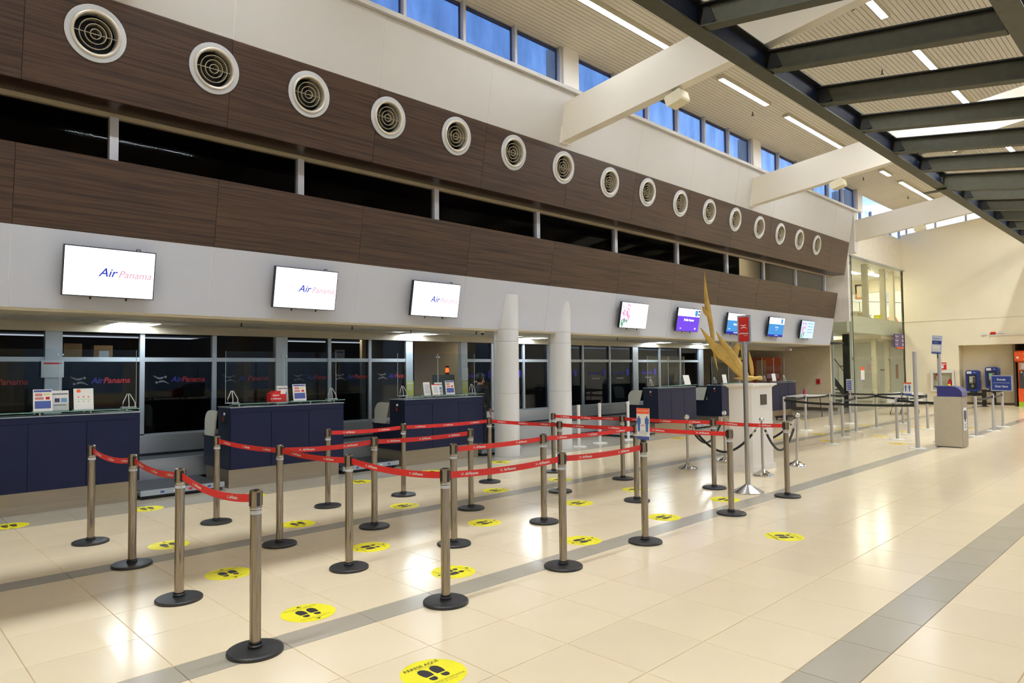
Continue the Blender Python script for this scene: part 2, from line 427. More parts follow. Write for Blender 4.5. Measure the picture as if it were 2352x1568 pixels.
def slab(b, x0, x1, zs, fy, off, th):
    (z0, z1) = zs
    b.hexa([(x0, fy(z0)+off, z0), (x1, fy(z0)+off, z0), (x1, fy(z0)+off+th, z0), (x0, fy(z0)+off+th, z0), (x0, fy(z1)+off, z1), (x1, fy(z1)+off, z1), (x1, fy(z1)+off+th, z1), (x0, fy(z1)+off+th, z1)])
bk = B(); slab(bk, XB0, XB1, (2.5, 3.45), yl, .004, .12); slab(bk, XB0, XB1, (6.17, 7.27), yu, .004, .12); bk.build('joint_backing', m_gap, wl)
bk = B(); slab(bk, XB0, XB1, (3.45, 4.36), yl, .012, .12); slab(bk, XB0, XB1, (5.03, 6.17), yu, .012, .12)
bk.box(XB0, yl(4.36)+.1, 4.30, XB1, 9.80, 4.36); bk.build('dark_backing', m_gapd, wl)
# brown soffit under the upper band, in panels, with the pale window head
for a, c in zip(xs, xs[1:]): B().box(a+.003, yu(5.02)+.03, 5.02, c-.003, 9.70, 5.05).build('soffit_panel', m_wood_d, wl)
B().box(XB0, 9.70, 4.965, XB1, 9.80, 5.05).build('window_head', mat('pale_head', (168, 154, 130), .45), wl)
# end faces of the bulkhead
B().prism([(yl(2.5)+.02, 2.5), (yl(4.37)+.02, 4.37), (10.6, 4.37), (10.6, 2.5)], XB1, XB1+.06, 'YZ').build('end_cap', m_white, wl)
B().prism([(yu(5.02)+.02, 5.02), (yu(7.27)+.02, 7.27), (9.8, 7.27), (9.8, 5.02)], XB1, XB1+.06, 'YZ').build('end_cap', m_white, wl)
# ---- fin wall at the end of the bulkhead
fin = ST('trim_1')
B().box(26.26, 9.25, 3.35, 26.42, 12.4, 7.35).build('fin_panel', mat('fin_paint', (240, 232, 222), .5), fin)
# ---- long window strip of the upper floor
mx = [-2.8, -.18, 2.44, 5.0, 7.63, 10.29, 12.94, 15.59, 18.2, 20.5, 22.85, 25.3]
win = ST('window_1')
for a, c in zip(mx, mx[1:]):
    B().box(a+.05, 9.755, 4.36, c-.05, 9.765, 4.97).build('pane', g_dark, win)
for x in mx: B().box(x-.05, 9.69, 4.36, x+.05, 9.80, 4.97).build('mullion', m_alu2, win)
B().box(XB0, 9.72, 4.36, XB1, 9.80, 4.375).build('sill', m_alu, win)
# rooms behind the strip
r1 = ST('wall_upper_rooms')
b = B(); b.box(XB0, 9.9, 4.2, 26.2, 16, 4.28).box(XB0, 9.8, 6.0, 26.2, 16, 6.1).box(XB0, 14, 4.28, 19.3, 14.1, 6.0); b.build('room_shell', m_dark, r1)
B().box(19.3, 12.2, 4.28, 26.2, 12.3, 6.0).build('partition', m_beige, r1)
B().box(19.2, 9.9, 4.28, 19.3, 14, 6.0).build('partition', m_dark2, r1)
B().box(20.0, 12.1, 4.95, 21.4, 12.2, 5.35).build('dark_opening', m_black_t, r1)
b = B().box(19.95, 12.08, 4.9, 21.45, 12.12, 4.95).box(19.95, 12.08, 5.35, 21.45, 12.12, 5.4).box(20.6, 12.08, 4.95, 20.66, 12.12, 5.35).box(21.4, 12.08, 4.95, 21.45, 12.12, 5.35); b.build('opening_frame', m_white2, r1)
for i, (xa, ya) in enumerate([(20.6, 11.2), (23.6, 11.2), (8.2, 12.2), (12.5, 12.2)]):
    B().box(xa, ya, 5.955, xa+.6, ya+.3, 5.985).build('room_light', emis("upper_room_glow%d" % i, (255, 244, 220), 40.) if i < 2 else emis('dim_glow%d' % i, (255, 240, 210), 3.), r1)
# ---- clerestory: sill, panes, frames, pillars
cl = ST('window_2')
B().box(XB0, 8.80, 7.27, 26.2, 9.10, 7.345).build('sill', m_white, cl)
BX = [-5.72, 2.33, 10.38, 18.42, 26.48]
for k in range(4):
    x0, x1 = BX[k]+.27, BX[k+1]-.24; n = 6; st = (x1-x0)/n
    for i in range(n):
        a = x0+i*st; c = a+st
        b = B(); b.box(a+.035, 8.985, 7.345, c-.035, 8.995, 8.10)
        b.build('pane', g_sky, cl)
        b = B(); b.box(a+.03, 8.965, 7.345, a+.055, 8.985, 8.10).box(c-.055, 8.965, 7.345, c-.03, 8.985, 8.10).box(a+.055, 8.965, 8.03, c-.055, 8.985, 8.10)
        b.build('gasket_frame', mat('dark_gasket', (40, 52, 96), .5), cl)
        B().box(a-.03, 8.88, 7.345, a+.03, 9.02, 8.12).build('mullion', m_alu2, cl)
    B().box(x1-.03, 8.88, 7.345, x1+.03, 9.02, 8.12).build('mullion', m_alu2, cl)
for k in range(1, 5):
    B().box(BX[k]-.22, 8.83, 7.345, BX[k]+.25, 9.3, 8.2).build('pillar', m_white2, cl)
# ---- hall ceiling: planks under a groove-coloured deck
def zc(y): return 8.12+.1*(8.9-y)
ce = ST('ceiling')
B().hexa([(-6, -9.4, zc(-9.4)+.02), (XE+.4, -9.4, zc(-9.4)+.02), (XE+.4, 9.04, zc(9.04)+.02), (-6, 9.04, zc(9.04)+.02), (-6, -9.4, zc(-9.4)+.12), (XE+.4, -9.4, zc(-9.4)+.12), (XE+.4, 9.04, zc(9.04)+.12), (-6, 9.04, zc(9.04)+.12)]).build('deck', m_groove, ce)
PW = .0845
bp = B(); bp.box(-6, -PW/2+.0045, 0, XE+.3, PW/2-.0045, .025)
pm = bp.mesh('plank', m_plank); rx = math.atan(-.1)
y = 9.0; n = 0; rest = B()
while y > -9.3:
    if n < 100:
        o = link('plank', pm, ce); o.location = (0, y, zc(y)); o.rotation_euler = (rx, 0, 0)
    else:
        rest.hexa([(-6, y-PW/2+.006, zc(y-PW/2)), (XE+.3, y-PW/2+.006, zc(y-PW/2)), (XE+.3, y+PW/2-.006, zc(y+PW/2)), (-6, y+PW/2-.006, zc(y+PW/2)), (-6, y-PW/2+.006, zc(y)+.025), (XE+.3, y-PW/2+.006, zc(y)+.025), (XE+.3, y+PW/2-.006, zc(y)+.025), (-6, y+PW/2-.006, zc(y)+.025)])
    y -= PW; n += 1
rest.build('plank_field', m_plank, ce)['kind'] = 'stuff'
# ---- far wall with alcove, ATM niche, clerestory over it
wf = ST('wall_far')
ztop = lambda y: 7.60+.1*(9.7-y)
b = B()
b.prism([(9.78, 0), (7.64, 0), (7.64, 2.55), (3.4, 2.55), (3.4, 0), (-9.3, 0), (-9.3, ztop(-9.3)), (9.78, ztop(9.78))], XE, XE+.12, 'YZ'); b.build('wall_face', m_cream, wf)
b = B().box(XE+.1, 5.75, 0, XE+.75, 7.7, .02).box(XE+.62, 5.72, 0, XE+.75, 7.7, 2.6).box(XE+.1, 7.64, 0, XE+.75, 7.76, 2.6).box(XE+.1, 5.70, 2.55, XE+.75, 7.76, 2.65); b.build('alcove', m_beige, wf)
b = B().box(XE+.1, 5.68, 0, XE+1.5, 5.76, 2.6).box(XE+1.4, 3.3, 0, XE+1.5, 5.7, 2.6).box(XE+.1, 3.3, 0, XE+1.5, 3.42, 2.6).box(XE+.1, 3.3, 2.55, XE+1.5, 5.76, 2.65); b.build('dark_niche', mat('dark_niche', (88, 70, 44), .7), wf)
B().box(XE-.012, 7.64, 3.645, XE, 9.7, 3.665).box(XE-.012, -9, 3.645, XE, 7.64, 3.665).build('crease_bead', mat('crease', (206, 192, 160), .6), wf)
bb = ST('baseboard_far')
b = B().box(XE-.015, 7.64, 0, XE, 9.7, .12).box(XE+.605, 5.76, 0, XE+.62, 7.64, .12).box(XE-.015, -9, 0, XE, 3.4, .12); b.build('skirting', m_skirt, bb)
wc = ST('window_3')
ys_ = [9.5-1.15*i for i in range(16)]
for a, c in zip(ys_, ys_[1:]):
    B().hexa([(XE+.05, c+.03, ztop(c)), (XE+.06, c+.03, ztop(c)), (XE+.06, a-.03, ztop(a)), (XE+.05, a-.03, ztop(a)), (XE+.05, c+.03, zc(c)), (XE+.06, c+.03, zc(c)), (XE+.06, a-.03, zc(a)), (XE+.05, a-.03, zc(a))]).build('pane', glass_mat('clear_pane', (.95, .96, 1), .05) if 'clear_pane' not in MATS else MATS['clear_pane'], wc)
    B().box(XE+.01, a-.035, ztop(a), XE+.1, a+.035, zc(a)).build('mullion', m_alu2, wc)
# ---- cream wall over the glass box (continues the left side to the far wall)
wu = ST('wall_left_far')
B().box(26.42, 9.70, 5.99, XE+.1, 9.85, 7.40).build('wall_face', mat('cream_bright', (246, 236, 214), .55), wu)
B().box(26.3, 9.0, 5.85, 26.66, 9.75, 8.2).build('white_pier', m_white2, wu)
B().box(26.6, 9.60, 5.97, XE, 9.86, 5.995).build('ledge', m_alu2, wu)
b = B(); n = 6
for i in range(7): b.box(26.7+i*1.22, 9.7, 7.4, 26.76+i*1.22, 9.8, 8.1)
b.build('mullion_row', m_alu2, wu)
for i in range(6): B().box(26.76+i*1.22, 9.76, 7.4, 26.7+(i+1)*1.22, 9.77, 8.05).build('pane', g_sky, wu)
# ---- counter hall behind the bulkhead: soffit tiles, end wall, glass wall
c2 = ST('ceiling')
B().box(XB0, 9.88, 2.56, 27.4, 17.5, 2.62).build('deck', m_dark, c2)
ct = ST('trim_3')
B().box(XB0, 9.865, 2.47, 25.95, 10.35, 2.56).build('edge_strip', mat('edge_strip', (206, 196, 172), .5), ct)
sm = B().box(.006, .006, 0, 1.204, .604, .03).mesh('soffit_tile', mat('soffit_tile', (226, 222, 210), .6))
LP = [(3.02, 12.1-.6), (8.55, 11.5), (12.0, 11.5), (17.6, 11.5), (20.4, 11.5), (-1.7, 11.5)]
hole = set()
for i in range(25):
    for j in range(3):
        x_, y_ = XB0+.01+i*1.21, 10.36+j*.61
        if j == 2 and any(abs(x_+.6-lx-.3) < .61 for lx, _ in LP):
            hole.add((i, j)); continue
        o = link('soffit_tile', sm, c2); o.location = (x_, y_, 2.50)
B().box(XB0, 12.19, 2.36, 27.3, 12.42, 2.56).build('drop_beam', mat('drop_beam', (196, 186, 164), .5), ct)
we = ST('wall_end')
b = B().box(27.3, 10.36, 0, 27.42, 14.6, 2.6).box(27.3, 15.5, 0, 27.42, 17.5, 2.6).box(27.3, 14.6, 1.92, 27.42, 15.5, 2.6); b.build('wall_face', mat('taupe_wall', (212, 196, 164), .6), we)
B().box(27.285, 10.36, 0, 27.3, 14.6, .12).build('skirting', m_skirt, we)
d1 = ST('door_1')
dl_ = B().box(27.34, 14.6, 0, 27.38, 15.5, 1.92).build('door_leaf', mat('dark_door', (44, 42, 42), .5), d1)
B().box(27.33, 14.68, .95, 27.25, 14.72, 1.05).build('door_handle', m_alu, dl_)
# ---- glass wall behind the counters
gw = ST('window_4')
YG = 12.3
thick = [(-1.3, -1.08), (2.2, 2.42), (5.82, 6.05), (8.77, 8.95), (10.33, 10.52), (13.32, 13.45), (17.07, 17.34), (20.86, 21.15)]
thin = [-3.1, -.2, 1.0, 3.54, 4.7, 6.94, 7.87, 11.33, 12.41, 14.75, 15.96, 18.53, 19.72]
for a, c in thick: B().box(a, YG-.06, .68, c, YG+.06, 2.5).build('post', m_alu, gw)
for x in thin: B().box(x-.035, YG-.05, .68, x+.035, YG+.05, 2.5).build('mullion', m_alu, gw)
edges = sorted([(x-.035, x+.035) for x in thin]+thick)
for (a0, a1), (c0, c1) in zip(edges, edges[1:]):
    if a1 > 8.9 and c0 < 10.4: continue           # open doorway
    B().box(a1, YG-.04, 1.90, c0, YG+.04, 1.97).build('transom', m_alu, gw)
    B().box(a1, YG-.005, .72, c0, YG+.005, 1.90).build('lower_pane', g_film, gw)
    B().box(a1, YG-.005, 1.97, c0, YG+.005, 2.40).build('upper_pane', g_dark if c0 < 8.5 else g_film, gw)
    B().box(a1-.05, YG-.05, .68, c0+.05, YG+.05, .72).build('bottom_rail', m_alu, gw)
r2 = ST('wall_back_rooms')
m_fill = emis('room_fill_glow', (255, 240, 214), 9.)  # unseen fill lamps added to lift the dark rooms behind the glass
for x_, y_ in ((0, 14.5), (4, 14.5), (8, 14.2), (12, 13.4), (15, 14.5), (19, 14.5), (23.5, 14)): B().box(x_, y_, 2.54, x_+.9, y_+.25, 2.555).build('fill_light', m_fill, r2)
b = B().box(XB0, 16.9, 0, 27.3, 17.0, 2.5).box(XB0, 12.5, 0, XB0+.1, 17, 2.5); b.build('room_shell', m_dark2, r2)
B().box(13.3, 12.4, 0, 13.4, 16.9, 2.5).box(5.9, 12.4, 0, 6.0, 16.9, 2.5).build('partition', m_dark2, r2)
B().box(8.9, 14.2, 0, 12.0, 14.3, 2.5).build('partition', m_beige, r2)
B().box(10.05, 14.1, 0, 10.35, 14.2, 2.4).build('dark_jamb', m_blackp, r2)
# ---- unseen sides that close the hall
wb = ST('wall_back')
B().box(-6.1, -9.4, 0, -6, 17.5, 10.2).build('wall_face', m_cream, wb)
wr = ST('wall_right')
b = B().box(-6, -9.4, 0, XE, -9.3, .9).box(-6, -9.4, 6.2, XE, -9.3, 10.2)
for i in range(9): b.box(-6+i*5.0, -9.4, .9, -5.2+i*5.0, -9.3, 6.2)
b.build('wall_face', m_cream, wr)
for i in range(8): B().box(-5.2+i*5.0, -9.37, .9, -1.0+i*5.0, -9.36, 6.2).build('pane', g_sky, wr)
# roof-side closure above the bulkhead so that no daylight leaks in behind it
ro = ST('trim_2')
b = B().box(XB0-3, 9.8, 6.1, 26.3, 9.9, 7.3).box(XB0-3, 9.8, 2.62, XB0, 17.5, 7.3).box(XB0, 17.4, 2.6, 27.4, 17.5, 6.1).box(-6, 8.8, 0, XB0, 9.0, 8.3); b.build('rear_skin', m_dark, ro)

# ================================================================== ROOF STEEL, LAMPS
def zbeam(y): return 6.27+.118*(8.98-y)
for i, xb in enumerate(BX[0:]):
    if i == 0: continue
    y0, y1 = 9.02, -9.2; w_ = .11
    lab = {1: 'white sloping roof beam over the left edge, mostly above the picture', 2: 'nearest white sloping roof beam that meets the bulkhead wall above the vents',
           3: 'second white sloping roof beam along the bulkhead wall, halfway down the hall', 4: 'farthest white sloping roof beam, next to the glass room corner'}[i]
    t = T('roof_beam', lab, 'beam', (xb, 9.0, zbeam(9.0)), 0, 'white roof beams across the hall')
    B().hexa([(xb-w_, y1, zbeam(y1)), (xb+w_, y1, zbeam(y1)), (xb+w_, y0, zbeam(y0)), (xb-w_, y0, zbeam(y0)), (xb-w_, y1, zbeam(y1)+.76), (xb+w_, y1, zbeam(y1)+.76), (xb+w_, y0, zbeam(y0)+.76), (xb-w_, y0, zbeam(y0)+.76)]).build('beam_casing', m_roofb, t, True)
    B().box(xb-w_-.02, 8.99, zbeam(9.0)-.02, xb+w_+.02, 9.06, zbeam(9.0)+.80).build('end_plate', m_white2, t, True)
def ibeam(a, b, dep, wd, tf=.022, tw=.016):
    """three meshes (bottom flange, web, top flange) of an I beam whose TOP runs from a to b"""
    a = Vector(a); b = Vector(b); z = Vector((0, 0, 1))
    bf = B().bar(a-z*(dep-tf/2), b-z*(dep-tf/2), wd, tf); wbm = B().bar(a-z*dep/2, b-z*dep/2, tw, dep-2*tf); tfm = B().bar(a-z*tf/2, b-z*tf/2, wd, tf)
    return bf, wbm, tfm
m_steel_b = mat('daylight_tinted_web', (30, 40, 66), .6, spec=.3, noise=(9, .12, (1, 1, 1)))  # blue of reflected daylight is put into the web colour
def girder(y, zt, dep, wd, lab):
    t = T('steel_girder', lab, 'girder', (-5, y, zt), 0)
    bf, wm, tf = ibeam((-5, y, zt), (XE-.02, y, zt), dep, wd)
    bf.build('bottom_flange', m_steel, t, True); wm.build('web', m_steel_b, t, True); tf.build('top_flange', m_steel_d, t, True)
    return t
YGR = 4.80
girder(YGR, 6.686, .396, .235, 'long dark steel girder running down the hall on the left of the ceiling grid')
girder(1.52, 6.20, .36, .25, 'dark steel girder at the top right corner of the picture')
def zgrid(y): return 6.67-.155*(YGR-y)
names = ['nearest to the camera', 'second', 'third', 'fourth', 'fifth', 'sixth', 'seventh', 'eighth', 'ninth', 'tenth', 'eleventh', 'twelfth', 'thirteenth', 'fourteenth', 'fifteenth']
k0 = -1
for k in range(-2, 12):
    xb = 10.36+2.012*k
    deep = (k == 5)
    ya, yb = YGR-.012, 1.66
    if k < -1: lab = 'dark steel cross beam of the ceiling grid, out of the picture above the camera'
    elif deep: lab = 'deep dark steel cross beam that crosses under the long girder in the ceiling grid'
    elif k == 11: lab = 'last dark steel cross beam of the ceiling grid, against the far wall'
    else: lab = '%s dark steel cross beam of the ceiling grid, counted from the picture top' % names[k+1].replace('nearest to the camera', 'first')
    t = T('cross_beam', lab, 'cross beam', (xb, YGR, zgrid(YGR)), 0, 'steel cross beams of the ceiling grid')
    bf, wm, tf = ibeam((xb, ya, zgrid(ya)), (xb, yb, zgrid(yb)), .43 if deep else .33, .19)
    if deep: bf.box(xb-.095, YGR-.02, zgrid(YGR)-.43, xb+.095, 5.22, zgrid(YGR)-.408)
    bf.build('bottom_flange', m_steel, t, True); wm.build('web', m_steel, t, True); tf.build('top_flange', m_steel_d, t, True)
    if not deep:
        B().hexa([(xb-.012, YGR-.28, zgrid(YGR)-.30), (xb+.012, YGR-.28, zgrid(YGR)-.30), (xb+.012, YGR-.02, zgrid(YGR)-.33), (xb-.012, YGR-.02, zgrid(YGR)-.33),
                  (xb-.012, YGR-.18, zgrid(YGR)-.04), (xb+.012, YGR-.18, zgrid(YGR)-.04), (xb+.012, YGR-.02, zgrid(YGR)-.02), (xb-.012, YGR-.02, zgrid(YGR)-.02)]).xf(Matrix.Translation((-.02, 0, 0))).build('clip_plate', m_steel_d, t, True)
# light strips on the ceiling
def strip(x0, x1, y, lab, group, glow=None):
    z = zc(y)
    t = T('ceiling_light', lab, 'ceiling light', (x0, y, z-.06), 0, group)
    b = B().box(x0-.06, y-.082, z-.075, x1+.06, y-.062, z+.03).box(x0-.06, y+.062, z-.075, x1+.06, y+.082, z+.03).box(x0-.06, y-.062, z-.075, x0, y+.062, z+.03).box(x1, y-.062, z-.075, x1+.06, y+.062, z+.03).box(x0, y-.062, z-.02, x1, y+.062, z+.03); b.build('housing', mat('lamp_housing', (196, 186, 160), .5), t, True)
    n = max(1, round((x1-x0)/1.2)); st = (x1-x0)/n
    for i in range(n):
        b = B().box(x0+i*st+.008, y-.060, z-.055, x0+(i+1)*st-.008, y+.060, z-.03); b.build('diffuser', glow or m_led, t, True)
G1 = 'ceiling light strips between the window wall and the steel grid'; G2 = 'ceiling light strips above the steel grid'
seg_l = [(1.0, 4.6, 'light strip out of the picture over the first post row'), (6.4, 12.2, 'long glowing light strip at the top edge, before the nearest white roof beam'),
    (14.03, 16.31, 'glowing light strip just behind the nearest white roof beam'), (17.43, 21.6, 'long glowing light strip that ends at the second white roof beam'),
    (24.68, 25.52, 'short glowing light strip behind the second white roof beam'), (26.66, 31.0, 'glowing light strip that ends at the farthest white roof beam')]
for a, c, lab in seg_l: strip(a, c, 7.53, lab, G1, m_led_w)
seg_r = [(-4, 6.0, 'unseen light strip added above the steel grid to light the near floor'), (11.2, 14.5, 'light strip in the second gap of the ceiling grid, top right'), (16.2, 21.0, 'light strip seen between the third and fifth cross beams of the ceiling grid'),  # first strip is unseen, added to light the near floor
    (25.6, 26.9, 'short light strip at the right edge between far cross beams'), (28.5, 31.0, 'farthest light strip at the right edge above the ceiling grid')]
for a, c, lab in seg_r: strip(a, c, 4.27, lab, G2)
for yy, a, c in ((-6, 5, 9), (.9, 15, 20), (-2.6, 16, 21), (.9, 23, 30.6), (-2.2, 23, 33.6)):  # unseen strips added to light the hall and the far wall
    strip(a, c, yy, 'unseen light strip added on the right-hand ceiling to light the hall', 'unseen light strips added to light the hall')
# cool panels over the counters
for i, (lx, ly) in enumerate(LP):
    if lx < -1: lab = 'square light panel out of the picture beside the first counter'
    else: lab = ['square light panel above the leftmost blue counter', 'square light panel above the counter left of the columns', 'square light panel behind the two round columns', 'square light panel above the fourth blue counter', 'square light panel above the fifth blue counter'][i]
    t = T('light_panel', lab, 'light panel', (lx+.3, ly+.35, 2.5), 0, 'light panels over the counters')
    B().box(lx, ly+.10, 2.485, lx+.60, ly+.66, 2.498).build('diffuser', m_pan, t, True)
    b = B().box(lx-.28, ly+.08, 2.48, lx, ly+.68, 2.5).box(lx+.60, ly+.08, 2.48, lx+.90, ly+.68, 2.5).box(lx, ly+.08, 2.48, lx+.6, ly+.10, 2.5).box(lx, ly+.66, 2.48, lx+.6, ly+.68, 2.5); b.build('trim', m_white2, t, True)

# ================================================================== AIR VENTS (16)
def vent_proto():
    t = T('air_vent', 'x', 'air vent', (0, 0, 0), 0, 'round air vents along the brown band')
    # axis +Y is the outward normal
    B().lathe([(.325, 0), (.325, .012), (.318, .016), (.255, .016), (.255, .012)], 40, axis='Y', caps=False).build('flange', mat('vent_flange', (198, 200, 204), .4), t)
    prof = [(.249+.021*math.cos(a), .016+.026*math.sin(a)) for a in [PI*i/8 for i in range(9)]]
    B().lathe(prof+[(.222, -.10)], 40, axis='Y', caps=False).build('rim', mat('vent_rim', (220, 212, 198), .28, .35), t)
    B().lathe([(.228, -.02), (.228, -.26), (1e-5, -.26)], 32, axis='Y', caps=False).build('duct', mat('vent_duct', (30, 30, 27), .5), t)
    me = None
    for rr in (.172, .113, .057):
        B().lathe([(rr-.012, -.085), (rr-.004, -.005), (rr+.004, -.005), (rr-.006, -.085), (rr-.012, -.085)], 32, axis='Y', caps=False).build('ring', mat('vent_ring', (186, 174, 148), .35, .4), t)
    b = B().box(-.222, -.045, -.004, .222, -.02, .004); b.build('cross_bar', mat('vent_ring', (0, 0, 0)), t)
    b = B().box(-.004, -.05, -.222, .004, -.03, .222); b.build('upright_bar', MATS['vent_duct'], t)
    return Proto(t)
def cut_holes(o, cutter):
    o.data = o.data.copy()
    md = o.modifiers.new('hole', 'BOOLEAN'); md.operation = 'DIFFERENCE'; md.object = cutter; md.solver = 'EXACT'
    dg = bpy.context.evaluated_depsgraph_get(); me = bpy.data.meshes.new_from_object(o.evaluated_get(dg)); o.modifiers.clear(); o.data = me
vp_ = vent_proto()
VX = [2.09, 3.47, 4.83, 6.21, 7.62, 9.02, 10.44, 11.97, 13.4, 14.82, 16.21, 17.61, 19.05, 20.43, 21.81, 23.19]
VZ = [5.73, 5.73, 5.76, 5.76, 5.79, 5.80, 5.80, 5.78, 5.81, 5.78, 5.79, 5.79, 5.77, 5.76, 5.76, 5.75]
tilt = math.atan(.168)
ordn = ['largest and leftmost', 'second', 'third', 'fourth', 'fifth', 'sixth', 'seventh', 'eighth', 'ninth', 'tenth', 'eleventh', 'twelfth', 'thirteenth', 'fourteenth', 'fifteenth', 'rightmost and smallest']
for i, (vx, vz) in enumerate(zip(VX, VZ)):
    lab = '%s of the round silver air vents on the brown band' % ordn[i] if i in (0, 15) else '%s round silver air vent from the left on the brown band' % ordn[i]
    if i == 6: lab = 'seventh round silver air vent, under the foot of the nearest white beam'
    # outward normal points to -Y and a little down, so turn the proto about X by 180 - tilt
    vp_.place(lab, (vx, yu(vz)-.002, vz), rot=(PI+tilt, 0, 0))
cb_ = B()
for vx, vz in zip(VX, VZ):
    q = B().lathe([(.245, -.4), (.245, .4)], 40, axis='Y'); q.xf(Matrix.Translation((vx, yu(vz), vz)) @ Matrix.Rotation(PI+tilt, 4, 'X')); cb_.add(q.v, q.f)
cut = link('cutter', cb_.mesh('cutter', m_gapd)); bpy.context.view_layer.update()
for o in [c for c in wl.children if (c.name.startswith('panel') and abs(c.location.z-5.02) < .01) or c.name.startswith('dark_backing')]: cut_holes(o, cut)
bpy.data.objects.remove(cut)

# ================================================================== SCREENS (8) on the bulkhead
def screen(x0, x1, idx, lab):
    zt, zb = 3.25, 2.67; off = .15
    ax = Vector((1, 0, 0)); up = Vector((0, -TL, 1)).normalized(); nrm = ax.cross(up)
    o = Vector(((x0+x1)/2, yl((zt+zb)/2)-off, (zt+zb)/2)); W, H = (x1-x0), (zt-zb)/up.z
    t = T('wall_screen', lab, 'screen', tuple(o), 0, 'wall screens over the counters')
    Mx = frame(o, ax, up, nrm)
    fit = lambda b: b.xf(Mx)
    fit(B().box(-W/2-.012, -H/2-.012, -.06, W/2+.012, H/2+.012, -.004)).build('casing', m_black_t, t, True)
    fit(B().box(-.18, -.15, -.145, .18, .15, -.06)).build('wall_bracket', m_blackp, t, True)
    pane = lambda a, c, d, e_, m, nm, z=0: fit(B().box(a, c, z-.004, d, e_, z+.001)).build(nm, m, t, True)
    def txt(s, sz, px_, py_, m, sh=0, wt=0): return link('lettering', text_mesh(s, sz, m, sh, weight=wt), [c for c in kids(t) if c.name.startswith('display')][0], True, Mx @ Matrix.Translation((px_, py_, .003)))
    for sx in (-.2, .2): fit(B().cyl((sx, -H/2-.012, -.03), (sx, -H/2-.045, -.03), .012, 8)).build('foot_stud', m_blackp, t, True)
    if idx < 3:
        pane(-W/2, -H/2, W/2, H/2, m_scr, 'display')
        txt('Air', .150, -.035, 0, m_scr_tb, .3, .002); txt('Panama', .125, .275, -.008, m_scr_tr, .3, .001)
    elif idx in (3, 7):
        pane(-W/2, -H/2, W/2, H/2, m_scr if idx == 3 else m_scr_t, 'display')
        pet = B()
        for q in range(26):
            cx, cy = random.uniform(-.46, -.16)*W, random.uniform(-.25, .42)*H; rr = random.uniform(.03, .06)
            pet.add([(cx+rr*(.6+.4*math.cos(2.5*a_))*math.cos(a_), cy+rr*(.6+.4*math.cos(2.5*a_))*math.sin(a_), .002+q*.00002) for a_ in [2*PI*i/14 for i in range(14)]], [tuple(range(14))])
        fit(pet).build('flower_picture', m_scr_k, t, True)
        lf = B()
        for q in range(9):
            cx, cy = random.uniform(-.47, -.25)*W, random.uniform(-.46, -.2)*H; rr = .05
            lf.add([(cx+rr*math.cos(a_)*.5, cy+rr*math.sin(a_), .0028+q*.00002) for a_ in [2*PI*i/10 for i in range(10)]], [tuple(range(10))])
        fit(lf).build('leaf_picture', m_scr_g, t, True)
        if idx == 7:
            for q in range(4): pane(-.02, .2-.1*q, .4, .215-.1*q, m_scr_b, 'text_line', .003)
    else:
        body = m_scr_p if idx == 4 else m_scr_b
        pane(-W/2, -H/2, W/2, H*.16, body, 'display'); pane(-W/2, H*.16, W/2, H/2, m_scr, 'header')
        txt('CopaAirlines', .10, -.10*W, H*.33, m_scr_t, .1)
        fit(B().add([(.27*W, H*.2, .003), (.40*W, H*.2, .003), (.40*W, H*.45, .003), (.27*W, H*.45, .003)], [(0, 1, 2, 3)])).build('tail_emblem', m_scr_b, t, True)
        lb = B(); flat(lb, [(.02*math.cos(a_)*1.6, .02*math.sin(a_)*1.6) for a_ in [2*PI*i/12 for i in range(12)]])
        if idx == 4:
            fit(B().add([(.42*W, H*.22, .003), (.49*W, H*.22, .003), (.49*W, H*.46, .003), (.42*W, H*.46, .003)], [(0, 1, 2, 3)])).build('alliance_box', m_black_t, t, True)
            fit(flat(B(), star(.455*W, H*.34, .03, 0, .5), .005)).build('alliance_star', m_scr, t, True)
            txt('Prefer Access', .085, .02, 0, m_scr, 0, .003); txt('----', .06, -.34, -.22, m_scr, 0, .004); txt('04', .06, .36, -.22, m_scr, 0, .003)
        elif idx == 5:
            txt('Web Check In', .075, .08, -.02, m_scr, 0, .002); txt('STAR ALLIANCE', .035, .05, -.255, m_scr, 0, .001)
            pane(-W/2, -H/2, W/2, -H*.38, m_scr_n, 'footer', .0015); txt('GATE', .04, -.36, -.15, m_scr)
        else:
            txt('Equipaje', .07, .03, .0, m_scr_t, 0, .002); txt('de mano', .05, .03, -.075, m_scr_t)
            pane(-W/2, -H/2, W/2, -H*.40, m_scr_n, 'footer', .0015); txt('STAR ALLIANCE', .03, .05, -.262, m_scr); txt('----', .05, -.36, -.18, m_scr_t)
    if idx in (0, 1, 2):
        fit(B().tube([(W*.28, H/2-.01, -.05), (W*.29, H/2+.03, -.04), (W*.33, H/2+.035, -.04), (W*.34, H/2-.01, -.05)], .006, 6)).build('cable_loop', m_blackp, t, True)
SX = [(1.90, 2.90), (4.55, 5.55), (7.03, 8.06), (12.97, 14.01), (15.37, 16.42), (17.96, 18.95), (20.55, 21.58), (22.92, 23.93)]
SL = ['leftmost and largest white glowing wall screen over the first counter', 'second white glowing wall screen from the left', 'third white glowing wall screen, left of the round columns',
      'wall screen with pink flowers on white, right of the columns', 'wall screen with a violet page and white header', 'sky blue wall screen partly behind the tall red sign', 'sky blue wall screen right of the tall red sign', 'rightmost wall screen with a pink flower on pale blue']
for i, ((a, c), lab) in enumerate(zip(SX, SL)): screen(a, c, i, lab)

